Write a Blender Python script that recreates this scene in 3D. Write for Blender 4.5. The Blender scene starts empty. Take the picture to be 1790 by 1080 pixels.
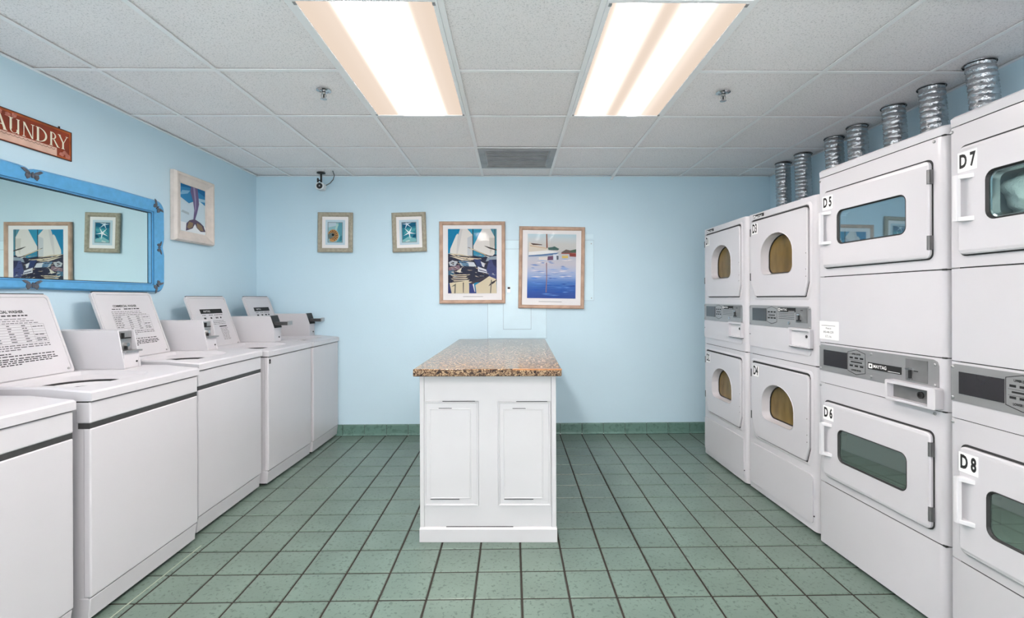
import bpy, math, random
from mathutils import Matrix, Vector
from mathutils.geometry import tessellate_polygon
random.seed(7)
SC = bpy.context.scene
COL = SC.collection
PI = math.pi

# ------------------------------------------------------------------ camera
CAMH, YAW, ROLL, FPX, PPX, PPY = 1.3045, 0.0148, -0.0034, 838.08, 907.4, 520.6
cam_data = bpy.data.cameras.new('camera')
cam = bpy.data.objects.new('camera', cam_data)
COL.objects.link(cam)
cam_data.sensor_width = 36.0
cam_data.lens = FPX / 1790 * 36
cam_data.shift_x = -(PPX - 895) / 1790
cam_data.shift_y = (PPY - 540) / 1790
cam_data.clip_start = 0.02
_R = Vector((math.cos(YAW), -math.sin(YAW), 0)); _U = Vector((0, 0, 1)); _F = Vector((math.sin(YAW), math.cos(YAW), 0))
_r = math.cos(ROLL) * _R + math.sin(ROLL) * _U
_u = -math.sin(ROLL) * _R + math.cos(ROLL) * _U
cam.matrix_world = Matrix(((_r.x, _u.x, -_F.x, 0), (_r.y, _u.y, -_F.y, 0), (_r.z, _u.z, -_F.z, CAMH), (0, 0, 0, 1)))
SC.camera = cam

# ------------------------------------------------------------------ world, exposure
world = bpy.data.worlds.new('daylight'); SC.world = world
world.use_nodes = True
_bg = world.node_tree.nodes['Background']
_bg.inputs['Color'].default_value = (1.0, 0.90, 0.92, 1)
_bg.inputs['Strength'].default_value = 2.0
SC.view_settings.view_transform = 'Standard'
SC.view_settings.look = 'None'
SC.view_settings.exposure = 1.17
SC.view_settings.gamma = 1.0
SC.view_settings.use_curve_mapping = False
LENS_BRIGHT, LENS_DIM = 28.0, 0.41

# ------------------------------------------------------------------ room numbers
XL, XR, YB, YF, CZ = -2.43, 2.50, 4.60, -1.10, 2.47

# daylight enters by an unseen window behind the camera, enlarged to light the ceiling; the portal only guides the sampling of that daylight
_pd = bpy.data.lights.new('window_portal', 'AREA'); _pd.shape = 'RECTANGLE'; _pd.size = 4.4; _pd.size_y = 2.25
_pd.cycles.is_portal = True
_po = bpy.data.objects.new('window_portal', _pd); COL.objects.link(_po)
_po.location = (0, YF - 0.12, 1.215); _po.rotation_euler = (PI / 2, 0, 0)

# ------------------------------------------------------------------ materials
def lin(c):
    if isinstance(c, str):
        c = [int(c[i:i + 2], 16) / 255 for i in (1, 3, 5)]
    return tuple(x / 12.92 if x <= 0.04045 else ((x + 0.055) / 1.055) ** 2.4 for x in c) + (1.0,)

MATS = {}
def mat(name, color, rough=0.5, metal=0.0, var=0.03, vscale=6.0, bump=0.0, bscale=200.0, spec=0.5, coat=0.0, detail=2.0, stretch=None):
    m = bpy.data.materials.new(name); m.use_nodes = True; MATS[name] = m
    nt = m.node_tree; b = nt.nodes['Principled BSDF']
    tc = nt.nodes.new('ShaderNodeTexCoord'); src = tc.outputs['Object']
    if stretch:
        mp = nt.nodes.new('ShaderNodeMapping'); mp.inputs['Scale'].default_value = stretch
        nt.links.new(src, mp.inputs['Vector']); src = mp.outputs['Vector']
    n = nt.nodes.new('ShaderNodeTexNoise'); n.inputs['Scale'].default_value = vscale; n.inputs['Detail'].default_value = detail
    nt.links.new(src, n.inputs['Vector'])
    r = nt.nodes.new('ShaderNodeValToRGB')
    c = lin(color)
    r.color_ramp.elements[0].position = 0.3; r.color_ramp.elements[1].position = 0.7
    r.color_ramp.elements[0].color = tuple(x * (1 - var) for x in c[:3]) + (1,)
    r.color_ramp.elements[1].color = tuple(min(1, x * (1 + var)) for x in c[:3]) + (1,)
    nt.links.new(n.outputs['Fac'], r.inputs['Fac'])
    nt.links.new(r.outputs['Color'], b.inputs['Base Color'])
    b.inputs['Roughness'].default_value = rough; b.inputs['Metallic'].default_value = metal
    b.inputs['Specular IOR Level'].default_value = spec
    b.inputs['Coat Weight'].default_value = coat
    if bump:
        n2 = nt.nodes.new('ShaderNodeTexNoise'); n2.inputs['Scale'].default_value = bscale; n2.inputs['Detail'].default_value = 3
        nt.links.new(src, n2.inputs['Vector'])
        bp = nt.nodes.new('ShaderNodeBump'); bp.inputs['Strength'].default_value = bump; bp.inputs['Distance'].default_value = 0.01
        nt.links.new(n2.outputs['Fac'], bp.inputs['Height']); nt.links.new(bp.outputs['Normal'], b.inputs['Normal'])
    return m

def speckle(name, base, spots, scale, lo, hi, rough, bump=0.0, vscale=4.0, var=0.06, coat=0.0):
    """base colour with small voronoi/noise flecks of a second colour"""
    m = mat(name, base, rough, var=var, vscale=vscale, coat=coat)
    nt = m.node_tree; b = nt.nodes['Principled BSDF']
    old = b.inputs['Base Color'].links[0].from_socket
    tc = nt.nodes['Texture Coordinate']
    geo = nt.nodes.new('ShaderNodeNewGeometry')
    n = nt.nodes.new('ShaderNodeTexNoise'); n.inputs['Scale'].default_value = scale; n.inputs['Detail'].default_value = 4; n.inputs['Distortion'].default_value = 0.6
    nt.links.new(geo.outputs['Position'], n.inputs['Vector'])
    rp = nt.nodes.new('ShaderNodeMapRange'); rp.inputs['From Min'].default_value = lo; rp.inputs['From Max'].default_value = hi
    nt.links.new(n.outputs['Fac'], rp.inputs['Value'])
    mx = nt.nodes.new('ShaderNodeMix'); mx.data_type = 'RGBA'
    nt.links.new(rp.outputs['Result'], mx.inputs['Factor'])
    nt.links.new(old, mx.inputs[6]); mx.inputs[7].default_value = lin(spots)
    nt.links.new(mx.outputs[2], b.inputs['Base Color'])
    if bump:
        bp = nt.nodes.new('ShaderNodeBump'); bp.inputs['Strength'].default_value = bump; bp.inputs['Distance'].default_value = 0.004
        nt.links.new(n.outputs['Fac'], bp.inputs['Height']); nt.links.new(bp.outputs['Normal'], b.inputs['Normal'])
    return m

WALL = mat('blue_wall_paint', '#c8e2ee', 0.42, var=0.02, vscale=1.5, bump=0.05, bscale=60)
PANELPAINT = mat('blue_panel_paint', '#d2ebf5', 0.4, var=0.02)
TILE = speckle('green_glazed_tile', '#687a70', '#4e5f56', 62, 0.56, 0.66, 0.32, bump=0.12, vscale=3.0, var=0.10)
GROUT = mat('dark_grout', '#2c2720', 0.9, var=0.15, vscale=20)
CAULK = mat('white_caulk', '#a9b09f', 0.7)
COVE = speckle('green_cove_tile', '#64867c', '#4e6e65', 30, 0.5, 0.7, 0.35, bump=0.1, var=0.08)
CEILP = speckle('ceiling_tile', '#faf6f5', '#e0dddc', 140, 0.55, 0.63, 0.95, bump=0.35, var=0.01)
TEE = mat('ceiling_tee_paint', '#fcfcfc', 0.5, var=0.01)
PLENUM = mat('plenum_board', '#8a8a88', 0.9)
WHITE = mat('white_enamel', '#cbc9cc', 0.28, var=0.012, vscale=3, coat=0.2)
WHITE2 = mat('white_plastic', '#d6d5d7', 0.35, var=0.01)
GREYW = mat('grey_white_enamel', '#cfcfd0', 0.35, var=0.015)
BLACK = mat('black_rubber', '#242424', 0.55, var=0.1, vscale=30)
STRIP = mat('charcoal_trim', '#3c3c3c', 0.5, var=0.15, vscale=40)
SEAM = mat('dark_seam', '#303030', 0.8)
INK = mat('black_ink', '#1a1a1a', 0.7)
PAPER = mat('white_label', '#f3f3f1', 0.6, var=0.01)
STEEL = mat('brushed_steel', '#a9a9a9', 0.38, metal=0.75, var=0.05, vscale=40, stretch=(1, 1, 30))
SILVER = mat('silver_panel', '#a6a6a6', 0.36, metal=0.55, var=0.05, vscale=8)
DARKSTEEL = mat('dull_steel', '#868686', 0.35, metal=0.5, var=0.12, vscale=14)
HINGE = mat('hinge_steel', '#6b6b6b', 0.4, metal=0.5, var=0.1)
SILVERL = mat('pale_silver_print', '#c4c4c4', 0.4, metal=0.3)
CHROME = mat('chrome', '#c9c9c9', 0.15, metal=1.0)
FOIL = mat('duct_foil', '#c3c5c8', 0.22, metal=1.0, var=0.12, vscale=25, bump=0.6, bscale=55)
VENT = mat('vent_grey', '#a2a2a2', 0.45, metal=0.35, var=0.12, vscale=9, bump=0.2, bscale=120)
DARKGLASS = mat('dark_display', '#2b2a2e', 0.18, var=0.25, vscale=14, coat=0.6)
ISLW = mat('white_gloss_paint', '#cdcccd', 0.3, var=0.015, vscale=5)
WOODGREY = mat('grey_washed_wood', '#a39d8b', 0.6, var=0.16, vscale=14, bump=0.2, bscale=60, stretch=(3, 3, 3))
WOODTAN = mat('tan_washed_wood', '#bb9d88', 0.55, var=0.16, vscale=14, bump=0.2, bscale=60)
WOODWHITE = mat('whitewashed_wood', '#d9cfc6', 0.55, var=0.06, vscale=16, bump=0.15, bscale=60)
MATBOARD = mat('white_mat_board', '#ebe9e8', 0.8, var=0.01)
MATBLUE = mat('pale_blue_mat_board', '#bcd3dd', 0.8, var=0.01)
MIRBLUE = mat('blue_painted_frame', '#5aa5d6', 0.35, var=0.07, vscale=30, coat=0.2, stretch=(1, 6, 1))
PEWTER = mat('pewter', '#6d6c72', 0.35, metal=0.6, var=0.25, vscale=60)
SIGNRED = mat('rust_red_tin', '#86300f', 0.5, var=0.35, vscale=9)
SIGNEDGE = mat('dark_sign_edge', '#3a1610', 0.5)
SIGNPINK = mat('pink_sign_band', '#d9b3a0', 0.55, var=0.12, vscale=14)
SIGNROSE = mat('rose_sign_paint', '#b5705f', 0.55, var=0.3, vscale=60)
CREAM = mat('cream_sign_letter', '#ece7cf', 0.5, var=0.02)
TOWEL = mat('white_towel', '#dfe5e0', 0.9, var=0.06, vscale=10, bump=0.4, bscale=120)
DRUM = mat('drum_steel', '#cfd6d6', 0.4, metal=0.4, var=0.06)
DRUMTAN = mat('drum_tan', '#b59a5c', 0.35, var=0.2, vscale=2, stretch=(3, 1, 1))
CAMWHITE = mat('camera_white_plastic', '#dde2e4', 0.4)
FELT = mat('white_window_frame', '#dcdcdc', 0.5)

def granite():
    m = mat('brown_granite', '#b89878', 0.14, var=0.1, vscale=12, spec=0.22)
    nt = m.node_tree; b = nt.nodes['Principled BSDF']; geo = nt.nodes.new('ShaderNodeNewGeometry')
    v = nt.nodes.new('ShaderNodeTexNoise'); v.inputs['Scale'].default_value = 72; v.inputs['Detail'].default_value = 3; v.inputs['Distortion'].default_value = 1.2
    nt.links.new(geo.outputs['Position'], v.inputs['Vector'])
    r = nt.nodes.new('ShaderNodeValToRGB'); e = r.color_ramp.elements
    e[0].position = 0.36; e[0].color = lin('#1c1410'); e[1].position = 0.66; e[1].color = lin('#bda482')
    for p, c in ((0.44, '#4a3424'), (0.52, '#7d6248'), (0.58, '#9c8263')):
        x = e.new(p); x.color = lin(c)
    nt.links.new(v.outputs['Fac'], r.inputs['Fac']); nt.links.new(r.outputs['Color'], b.inputs['Base Color'])
    return m
GRANITE = granite()

def glass(name, tint, reflect, fac, rough=0.02, streak=None):
    """thin pane: part tinted see-through, part mirror-like"""
    m = bpy.data.materials.new(name); m.use_nodes = True; nt = m.node_tree; nt.nodes.clear()
    out = nt.nodes.new('ShaderNodeOutputMaterial'); mx = nt.nodes.new('ShaderNodeMixShader')
    tr = nt.nodes.new('ShaderNodeBsdfTransparent'); tr.inputs['Color'].default_value = lin(tint)
    gl = nt.nodes.new('ShaderNodeBsdfPrincipled'); gl.inputs['Base Color'].default_value = lin(reflect)
    gl.inputs['Metallic'].default_value = 0.9; gl.inputs['Roughness'].default_value = rough
    fr = nt.nodes.new('ShaderNodeLayerWeight'); fr.inputs['Blend'].default_value = 0.35
    mr = nt.nodes.new('ShaderNodeMapRange'); mr.inputs['To Min'].default_value = fac; mr.inputs['To Max'].default_value = min(1, fac + (0.35 if fac > .1 else 0.12))
    nt.links.new(fr.outputs['Facing'], mr.inputs['Value'])
    if streak:
        tc = nt.nodes.new('ShaderNodeTexCoord'); mp = nt.nodes.new('ShaderNodeMapping'); mp.inputs['Scale'].default_value = streak
        nz = nt.nodes.new('ShaderNodeTexNoise'); nz.inputs['Scale'].default_value = 4
        rp = nt.nodes.new('ShaderNodeValToRGB'); c = lin(reflect)
        rp.color_ramp.elements[0].position = 0.35; rp.color_ramp.elements[1].position = 0.68
        rp.color_ramp.elements[0].color = tuple(x * 0.72 for x in c[:3]) + (1,); rp.color_ramp.elements[1].color = tuple(min(1, x * 1.35) for x in c[:3]) + (1,)
        nt.links.new(tc.outputs['Object'], mp.inputs['Vector']); nt.links.new(mp.outputs['Vector'], nz.inputs['Vector'])
        nt.links.new(nz.outputs['Fac'], rp.inputs['Fac']); nt.links.new(rp.outputs['Color'], gl.inputs['Base Color'])
        gl.inputs['Metallic'].default_value = 0.0
    nt.links.new(mr.outputs['Result'], mx.inputs['Fac'])
    nt.links.new(tr.outputs['BSDF'], mx.inputs[1]); nt.links.new(gl.outputs['BSDF'], mx.inputs[2]); nt.links.new(mx.outputs['Shader'], out.inputs['Surface'])
    MATS[name] = m
    return m
AMBER = glass('amber_glass', '#c9a25a', '#7d683a', 0.62, 0.10, streak=(3.2, 1, 1.3))
TEAL = glass('teal_door_glass', '#b5d4da', '#b9d3df', 0.60, 0.02)
TEALC = glass('clear_teal_door_glass', '#dcecec', '#d5e6ea', 0.08, 0.02)
GREEN = glass('green_door_glass', '#b4cfc5', '#c2d4cc', 0.66, 0.03)
CLEAR = glass('picture_glass', '#fbfcfd', '#ffffff', 0.008, 0.02)
PANE = glass('window_glass', '#f2f8f8', '#ffffff', 0.04, 0.01)
def mirror_mat():
    m = bpy.data.materials.new('silvered_mirror'); m.use_nodes = True; nt = m.node_tree; b = nt.nodes['Principled BSDF']
    b.inputs['Metallic'].default_value = 1.0; b.inputs['Roughness'].default_value = 0.012
    tc = nt.nodes.new('ShaderNodeTexCoord'); n = nt.nodes.new('ShaderNodeTexNoise'); n.inputs['Scale'].default_value = 1.0
    r = nt.nodes.new('ShaderNodeValToRGB'); r.color_ramp.elements[0].color = lin('#e6f2ee'); r.color_ramp.elements[1].color = lin('#eaf5f1')
    nt.links.new(tc.outputs['Object'], n.inputs['Vector']); nt.links.new(n.outputs['Fac'], r.inputs['Fac']); nt.links.new(r.outputs['Color'], b.inputs['Base Color'])
    return m
MIRROR = mirror_mat()

def print_mat(rough=0.55):
    m = bpy.data.materials.new('printed_colours'); m.use_nodes = True; nt = m.node_tree; b = nt.nodes['Principled BSDF']
    a = nt.nodes.new('ShaderNodeVertexColor'); a.layer_name = 'Col'
    nt.links.new(a.outputs['Color'], b.inputs['Base Color']); b.inputs['Roughness'].default_value = rough; b.inputs['Specular IOR Level'].default_value = 0.08
    return m
PRINT = print_mat()

def lens_mat(name, stops, power=1.0):
    """lit prismatic lens; brighter where the tubes run behind it (across its width)"""
    m = bpy.data.materials.new(name); m.use_nodes = True; nt = m.node_tree; nt.nodes.clear()
    out = nt.nodes.new('ShaderNodeOutputMaterial'); em = nt.nodes.new('ShaderNodeEmission')
    tc = nt.nodes.new('ShaderNodeTexCoord'); sp = nt.nodes.new('ShaderNodeSeparateXYZ')
    nt.links.new(tc.outputs['Generated'], sp.inputs[0])
    r = nt.nodes.new('ShaderNodeValToRGB'); r.color_ramp.interpolation = 'EASE'
    e = r.color_ramp.elements
    while len(e) > 2: e.remove(e[-1])
    for i, (p, k) in enumerate(stops):
        x = e[i] if i < 2 else e.new(p)
        x.position = p; x.color = (k, k, k, 1)
    nt.links.new(sp.outputs['X'], r.inputs['Fac'])
    c = nt.nodes.new('ShaderNodeMix'); c.data_type = 'RGBA'
    c.inputs[6].default_value = lin('#f7e2cf'); c.inputs[7].default_value = (1.0, 0.915, 0.90, 1)
    nt.links.new(r.outputs['Color'], c.inputs['Factor'])
    s = nt.nodes.new('ShaderNodeMapRange'); s.inputs['To Min'].default_value = LENS_DIM; s.inputs['To Max'].default_value = LENS_BRIGHT * power
    pw = nt.nodes.new('ShaderNodeMath'); pw.operation = 'POWER'; pw.inputs[1].default_value = 3.2
    nt.links.new(r.outputs['Color'], pw.inputs[0]); nt.links.new(pw.outputs[0], s.inputs['Value'])
    nt.links.new(c.outputs[2], em.inputs['Color']); nt.links.new(s.outputs['Result'], em.inputs['Strength'])
    nt.links.new(em.outputs['Emission'], out.inputs['Surface'])
    return m
LENS_A = lens_mat('lit_lens_wide_glow', [(0.0, 0.0), (0.20, 0.10), (0.40, 0.98), (0.66, 0.98), (0.86, 0.10), (1.0, 0.0)])
LENS_B = lens_mat('lit_lens_two_tubes', [(0.0, 0.10), (0.08, 0.35), (0.20, 1.0), (0.34, 0.30), (0.45, 0.06), (0.56, 0.30), (0.68, 1.0), (0.82, 0.18), (1.0, 0.0)], 0.8)

# ------------------------------------------------------------------ mesh helpers
class MB:
    def __init__(s): s.v = []; s.f = []; s.c = []
    def face(s, pts, col=None):
        n = len(s.v); s.v += [tuple(p) for p in pts]; s.f.append(tuple(range(n, n + len(pts)))); s.c.append(col)
    def box(s, x0, x1, y0, y1, z0, z1):
        n = len(s.v)
        s.v += [(x0, y0, z0), (x1, y0, z0), (x1, y1, z0), (x0, y1, z0), (x0, y0, z1), (x1, y0, z1), (x1, y1, z1), (x0, y1, z1)]
        for q in ((0, 3, 2, 1), (4, 5, 6, 7), (0, 1, 5, 4), (1, 2, 6, 5), (2, 3, 7, 6), (3, 0, 4, 7)):
            s.f.append(tuple(n + i for i in q)); s.c.append(None)
        return s
    def loops(s, rings, cap0=True, cap1=True, closed=True):
        """bridge a list of equal-length rings"""
        n = len(s.v); k = len(rings[0])
        for r in rings: s.v += [tuple(p) for p in r]
        for a in range(len(rings) - 1):
            for i in range(k if closed else k - 1):
                j = (i + 1) % k
                s.f.append((n + a * k + i, n + a * k + j, n + (a + 1) * k + j, n + (a + 1) * k + i)); s.c.append(None)
        if cap0: s.f.append(tuple(n + i for i in reversed(range(k)))); s.c.append(None)
        if cap1: s.f.append(tuple(n + (len(rings) - 1) * k + i for i in range(k))); s.c.append(None)
        return s
    def cyl(s, p0, p1, r0, r1=None, n=16, caps=True):
        p0 = Vector(p0); p1 = Vector(p1); r1 = r0 if r1 is None else r1
        d = (p1 - p0).normalized(); a = d.orthogonal().normalized(); b = d.cross(a)
        ring = lambda p, r: [p + r * (math.cos(2 * PI * i / n) * a + math.sin(2 * PI * i / n) * b) for i in range(n)]
        return s.loops([ring(p0, r0), ring(p1, r1)], caps, caps)
    def lathe(s, prof, c=(0, 0, 0), n=24, axis='z', cap0=True, cap1=True):
        rings = []
        for r, h in prof:
            ring = []
            for i in range(n):
                t = 2 * PI * i / n; x, y = r * math.cos(t), r * math.sin(t)
                ring.append((c[0] + x, c[1] + y, c[2] + h) if axis == 'z' else (c[0] + x, c[1] + h, c[2] + y))
            rings.append(ring)
        return s.loops(rings, cap0, cap1)
    def plate(s, outer, holes=(), y0=0.0, y1=0.01, back=True, walls=True, holewalls=True, inset=0.0):
        """slab in the x-z plane: front at y0, back at y1, outline and holes given as (x, z) loops"""
        polys = [[Vector((p[0], p[1], 0)) for p in outer]] + [[Vector((p[0], p[1], 0)) for p in h] for h in holes]
        tris = tessellate_polygon(polys)
        flat = [p for q in polys for p in q]
        n = len(s.v); s.v += [(p.x, y0, p.y) for p in flat]
        for t in tris:
            a, b, c = (flat[i] for i in t)
            cr = (b.x - a.x) * (c.y - a.y) - (b.y - a.y) * (c.x - a.x)
            t = t if cr > 0 else t[::-1]
            s.f.append(tuple(n + i for i in t)); s.c.append(None)
        if back:
            n2 = len(s.v); s.v += [(p.x, y1, p.y) for p in flat]
            for t in tris:
                a, b, c = (flat[i] for i in t)
                cr = (b.x - a.x) * (c.y - a.y) - (b.y - a.y) * (c.x - a.x)
                t = t[::-1] if cr > 0 else t
                s.f.append(tuple(n2 + i for i in t)); s.c.append(None)
        for k, q in enumerate(polys):
            if (k == 0 and not walls) or (k > 0 and not holewalls): continue
            s.loops([[(p.x, y0, p.y) for p in q], [(p.x, y1, p.y) for p in q]], False, False)
        return s
    def mesh(s, name, material, smooth=0.0):
        me = bpy.data.meshes.new(name); me.from_pydata(s.v, [], s.f); me.update()
        if any(c is not None for c in s.c):
            ca = me.color_attributes.new('Col', 'FLOAT_COLOR', 'CORNER')
            for p, c in zip(me.polygons, s.c):
                cc = lin(c) if c else (1, 1, 1, 1)
                for li in p.loop_indices: ca.data[li].color = cc
        me.materials.append(material)
        if smooth:
            for p in me.polygons: p.use_smooth = True
            me.set_sharp_from_angle(angle=math.radians(smooth))
        return me
    def build(s, name, material, parent=None, bevel=0.0, smooth=0.0, seg=2, fix=True):
        me = s.mesh(name, material, smooth)
        if fix:
            import bmesh
            bm = bmesh.new(); bm.from_mesh(me)
            bmesh.ops.remove_doubles(bm, verts=bm.verts, dist=1e-6)
            bmesh.ops.recalc_face_normals(bm, faces=bm.faces)
            bm.to_mesh(me); bm.free()
            if smooth:
                me.set_sharp_from_angle(angle=math.radians(smooth))
        o = bpy.data.objects.new(name, me); COL.objects.link(o)
        if parent is not None: o.parent = parent
        if bevel:
            b = o.modifiers.new('bevel', 'BEVEL'); b.width = bevel; b.segments = seg; b.limit_method = 'ANGLE'; b.angle_limit = math.radians(40)
        return o

def empty(name, loc=(0, 0, 0), rz=0.0):
    o = bpy.data.objects.new(name, None); o.empty_display_size = 0.1; COL.objects.link(o)
    o.location = loc; o.rotation_euler = (0, 0, rz)
    return o
def tag(o, label, cat, group=None):
    o['label'] = label; o['category'] = cat
    if group: o['group'] = group
    return o
def struct(o, label=None):
    o['kind'] = 'structure'
    if label: o['label'] = label
    return o
def rect(x0, x1, z0, z1): return [(x0, z0), (x1, z0), (x1, z1), (x0, z1)]
def rrect(x0, x1, z0, z1, r, n=5):
    pts = []
    for cx, cz, a0 in ((x1 - r, z1 - r, 0), (x0 + r, z1 - r, 90), (x0 + r, z0 + r, 180), (x1 - r, z0 + r, 270)):
        for i in range(n + 1):
            a = math.radians(a0 + 90 * i / n); pts.append((cx + r * math.cos(a), cz + r * math.sin(a)))
    return pts
def circle(cx, cz, r, n=20, rz=None): return [(cx + r * math.cos(2 * PI * i / n), cz + (rz or r) * math.sin(2 * PI * i / n)) for i in range(n)]

TEXTCACHE = {}
def text(body, size, parent, loc, material=None, sx=1.0, name='lettering', align='CENTER', bold=0.0):
    key = (body, size, sx, align, bold)
    if key not in TEXTCACHE:
        cu = bpy.data.curves.new('lettering', 'FONT'); cu.body = body; cu.size = size; cu.align_x = align; cu.align_y = 'CENTER'
        cu.offset = bold; cu.resolution_u = 3
        to = bpy.data.objects.new('tmp_lettering', cu); COL.objects.link(to)
        dg = bpy.context.evaluated_depsgraph_get(); dg.update()
        me = bpy.data.meshes.new_from_object(to.evaluated_get(dg))
        bpy.data.objects.remove(to); bpy.data.curves.remove(cu)
        # text lies in x-y; stand it up in x-z, facing -y
        for v in me.vertices: v.co = (v.co.x * sx, 0.0, v.co.y)
        TEXTCACHE[key] = me
    me = TEXTCACHE[key].copy(); me.materials.clear(); me.materials.append(material or INK); me.name = name
    o = bpy.data.objects.new(name, me); COL.objects.link(o); o.parent = parent; o.location = loc
    return o

def art(name, parent, x0, x1, z0, z1, y, polys, step=0.00025):
    """flat print made of coloured shapes; shapes in 0..1 units of the print"""
    m = MB()
    for i, (c, pts) in enumerate(polys):
        m.face([(x0 + (x1 - x0) * min(1, max(0, p[0])), y - step * i, z0 + (z1 - z0) * min(1, max(0, p[1]))) for p in pts], c)
    me = m.mesh(name, PRINT)
    o = bpy.data.objects.new(name, me); COL.objects.link(o); o.parent = parent
    return o

def bolt(parent, x, z, y=0.0, r=0.006, name='screw', m=None):
    return MB().lathe([(r, 0), (r, -0.003), (r * 0.6, -0.005)], (x, y, z), 10, axis='y').build(name, m or STEEL, parent, smooth=40)

# ================================================================== SETTING
# floor: grout bed with separate tiles
TP = 0.2075; TX0, TY0 = 0.0389, 2.4972
fl = struct(MB().box(XL, XR, YF, YB, -0.08, -0.004).build('floor', GROUT), 'green square floor tiles with dark grout')
g = 0.0047
def tile_mesh():
    h = TP / 2 - g; b = 0.003
    lo = [(-h, -h, -0.006), (h, -h, -0.006), (h, h, -0.006), (-h, h, -0.006)]
    md = [(-h, -h, -b), (h, -h, -b), (h, h, -b), (-h, h, -b)]
    k = h - b
    up = [(-k, -k, 0), (k, -k, 0), (k, k, 0), (-k, k, 0)]
    return MB().loops([lo, md, up], False, True)
tm = tile_mesh().mesh('tile', TILE)
rest = MB(); ntile = 0
for i in range(-13, 14):
    for j in range(-18, 11):
        cx = TX0 + (i + 0.5) * TP; cy = TY0 + (j + 0.5) * TP
        x0, x1 = max(cx - TP / 2, XL + g), min(cx + TP / 2, XR - g); y0, y1 = max(cy - TP / 2, YF), min(cy + TP / 2, YB - 0.012)
        if x1 - x0 < 0.03 or y1 - y0 < 0.02: continue
        whole = x1 - x0 > TP - 1e-4 and y1 - y0 > TP - 1e-4
        if whole and -1.80 < cx < 1.80 and cy > 1.45 and ntile < 300:
            o = bpy.data.objects.new('tile', tm); COL.objects.link(o); o.parent = fl
            o.location = (cx, cy, random.uniform(-0.0006, 0.0006)); o.rotation_euler = (random.uniform(-.002, .002), random.uniform(-.002, .002), PI / 2 * random.randint(0, 3)); ntile += 1
        else:
            a, b_, c, d = x0 + g, x1 - g, y0 + g, y1 - g
            rest.loops([[(a, c, -0.006), (b_, c, -0.006), (b_, d, -0.006), (a, d, -0.006)], [(a, c, -0.003), (b_, c, -0.003), (b_, d, -0.003), (a, d, -0.003)],
                        [(a + .003, c + .003, 0), (b_ - .003, c + .003, 0), (b_ - .003, d - .003, 0), (a + .003, d - .003, 0)]], False, True)
ro = rest.build('edge_tiles', TILE, fl); ro['kind'] = 'stuff'
struct(MB().box(-1.650, -1.6455, 1.3, 2.56, -0.002, 0.002).build('trim_2', CAULK), 'white caulk line on the floor beside the washers')

# walls
struct(MB().box(XL - 0.1, XL, YF, YB, 0, CZ + 0.1).build('wall_left', WALL), 'pale blue painted left wall')
struct(MB().box(XR, XR + 0.1, YF, YB, 0, CZ + 0.1).build('wall_right', WALL), 'pale blue painted right wall')
struct(MB().box(XL - 0.1, XR + 0.1, YB, YB + 0.1, 0, CZ + 0.1).build('wall_back', WALL), 'pale blue painted back wall')
wf = MB(); wf.plate(rect(XL - 0.1, XR + 0.1, 0, CZ + 0.1), [rect(-2.2, 2.2, 0.09, 2.34)], YF - 0.1, YF)
struct(wf.build('wall_front', WALL), 'pale blue wall around the enlarged unseen window')
wins = [(-2.14, -1.09), (-1.03, -0.03), (0.03, 1.03), (1.09, 2.14)]  # window is assumed; its storefront size is chosen to brighten the ceiling
wn = struct(MB().plate(rect(-2.2, 2.2, 0.09, 2.34), [rect(a, b, 0.15, 2.28) for a, b in wins], YF - 0.08, YF - 0.02).build('window_1', FELT), 'unseen white framed window, made wide to light the room')
for a, b in wins:
    MB().box(a, b, YF - 0.053, YF - 0.047, 0.15, 2.28).build('pane', PANE, wn)

# tiled cove baseboard along the back wall
bb = struct(MB().box(XL, XR, YB - 0.006, YB, 0, 0.098).build('baseboard_back', GROUT), 'green glazed cove tiles along the back wall')
def cove_mesh():
    h = TP / 2 - 0.002
    prof = [(0.0, 0.0), (-0.024, 0.0), (-0.016, 0.006), (-0.012, 0.018), (-0.010, 0.09), (-0.007, 0.099), (0.0, 0.102)]
    return MB().loops([[(-h, y, z) for y, z in prof], [(h, y, z) for y, z in prof]], True, True)
cm = cove_mesh().mesh('cove_tile', COVE)
k = -12
while True:
    cx = 0.0389 + 0.005 + (k + 0.5) * TP; k += 1
    if cx + TP / 2 > XR: break
    if cx - TP / 2 < XL: continue
    o = bpy.data.objects.new('cove_tile', cm); COL.objects.link(o); o.parent = bb; o.location = (cx, YB - 0.0005, 0.0)

# ceiling: board above, panels, tees
cl = struct(MB().box(XL, XR, YF, YB, CZ + 0.03, CZ + 0.1).build('ceiling', PLENUM), 'suspended ceiling of white textured panels')
CXS = [XL, -2.105, -1.508, -0.876, -0.277, 0.366, 0.964, 1.620, 2.182, XR]
CYS = [YF, -0.62, 0.0, 0.63, 1.255, 1.850, 2.468, 3.084, 3.728, 4.312, YB]
LIGHTS = {(3, 5), (3, 6), (5, 5), (5, 6), (3, 1), (3, 2), (5, 1), (5, 2)}
VENTC = (4, 8)
for i in range(len(CXS) - 1):
    for j in range(len(CYS) - 1):
        if (i, j) in LIGHTS or (i, j) == VENTC: continue
        x0, x1, y0, y1 = CXS[i] + .004, CXS[i + 1] - .004, CYS[j] + .004, CYS[j + 1] - .004
        z = CZ + 0.008 + random.uniform(-0.0008, 0.0008)
        MB().box(x0, x1, y0, y1, z, z + 0.014).build('ceiling_panel', CEILP, cl)
tw = 0.012
for x in CXS[1:-1]:
    MB().box(x - tw, x + tw, YF, YB, CZ, CZ + 0.003).box(x - .001, x + .001, YF, YB, CZ + .003, CZ + .03).build('main_tee', TEE, cl)
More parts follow.
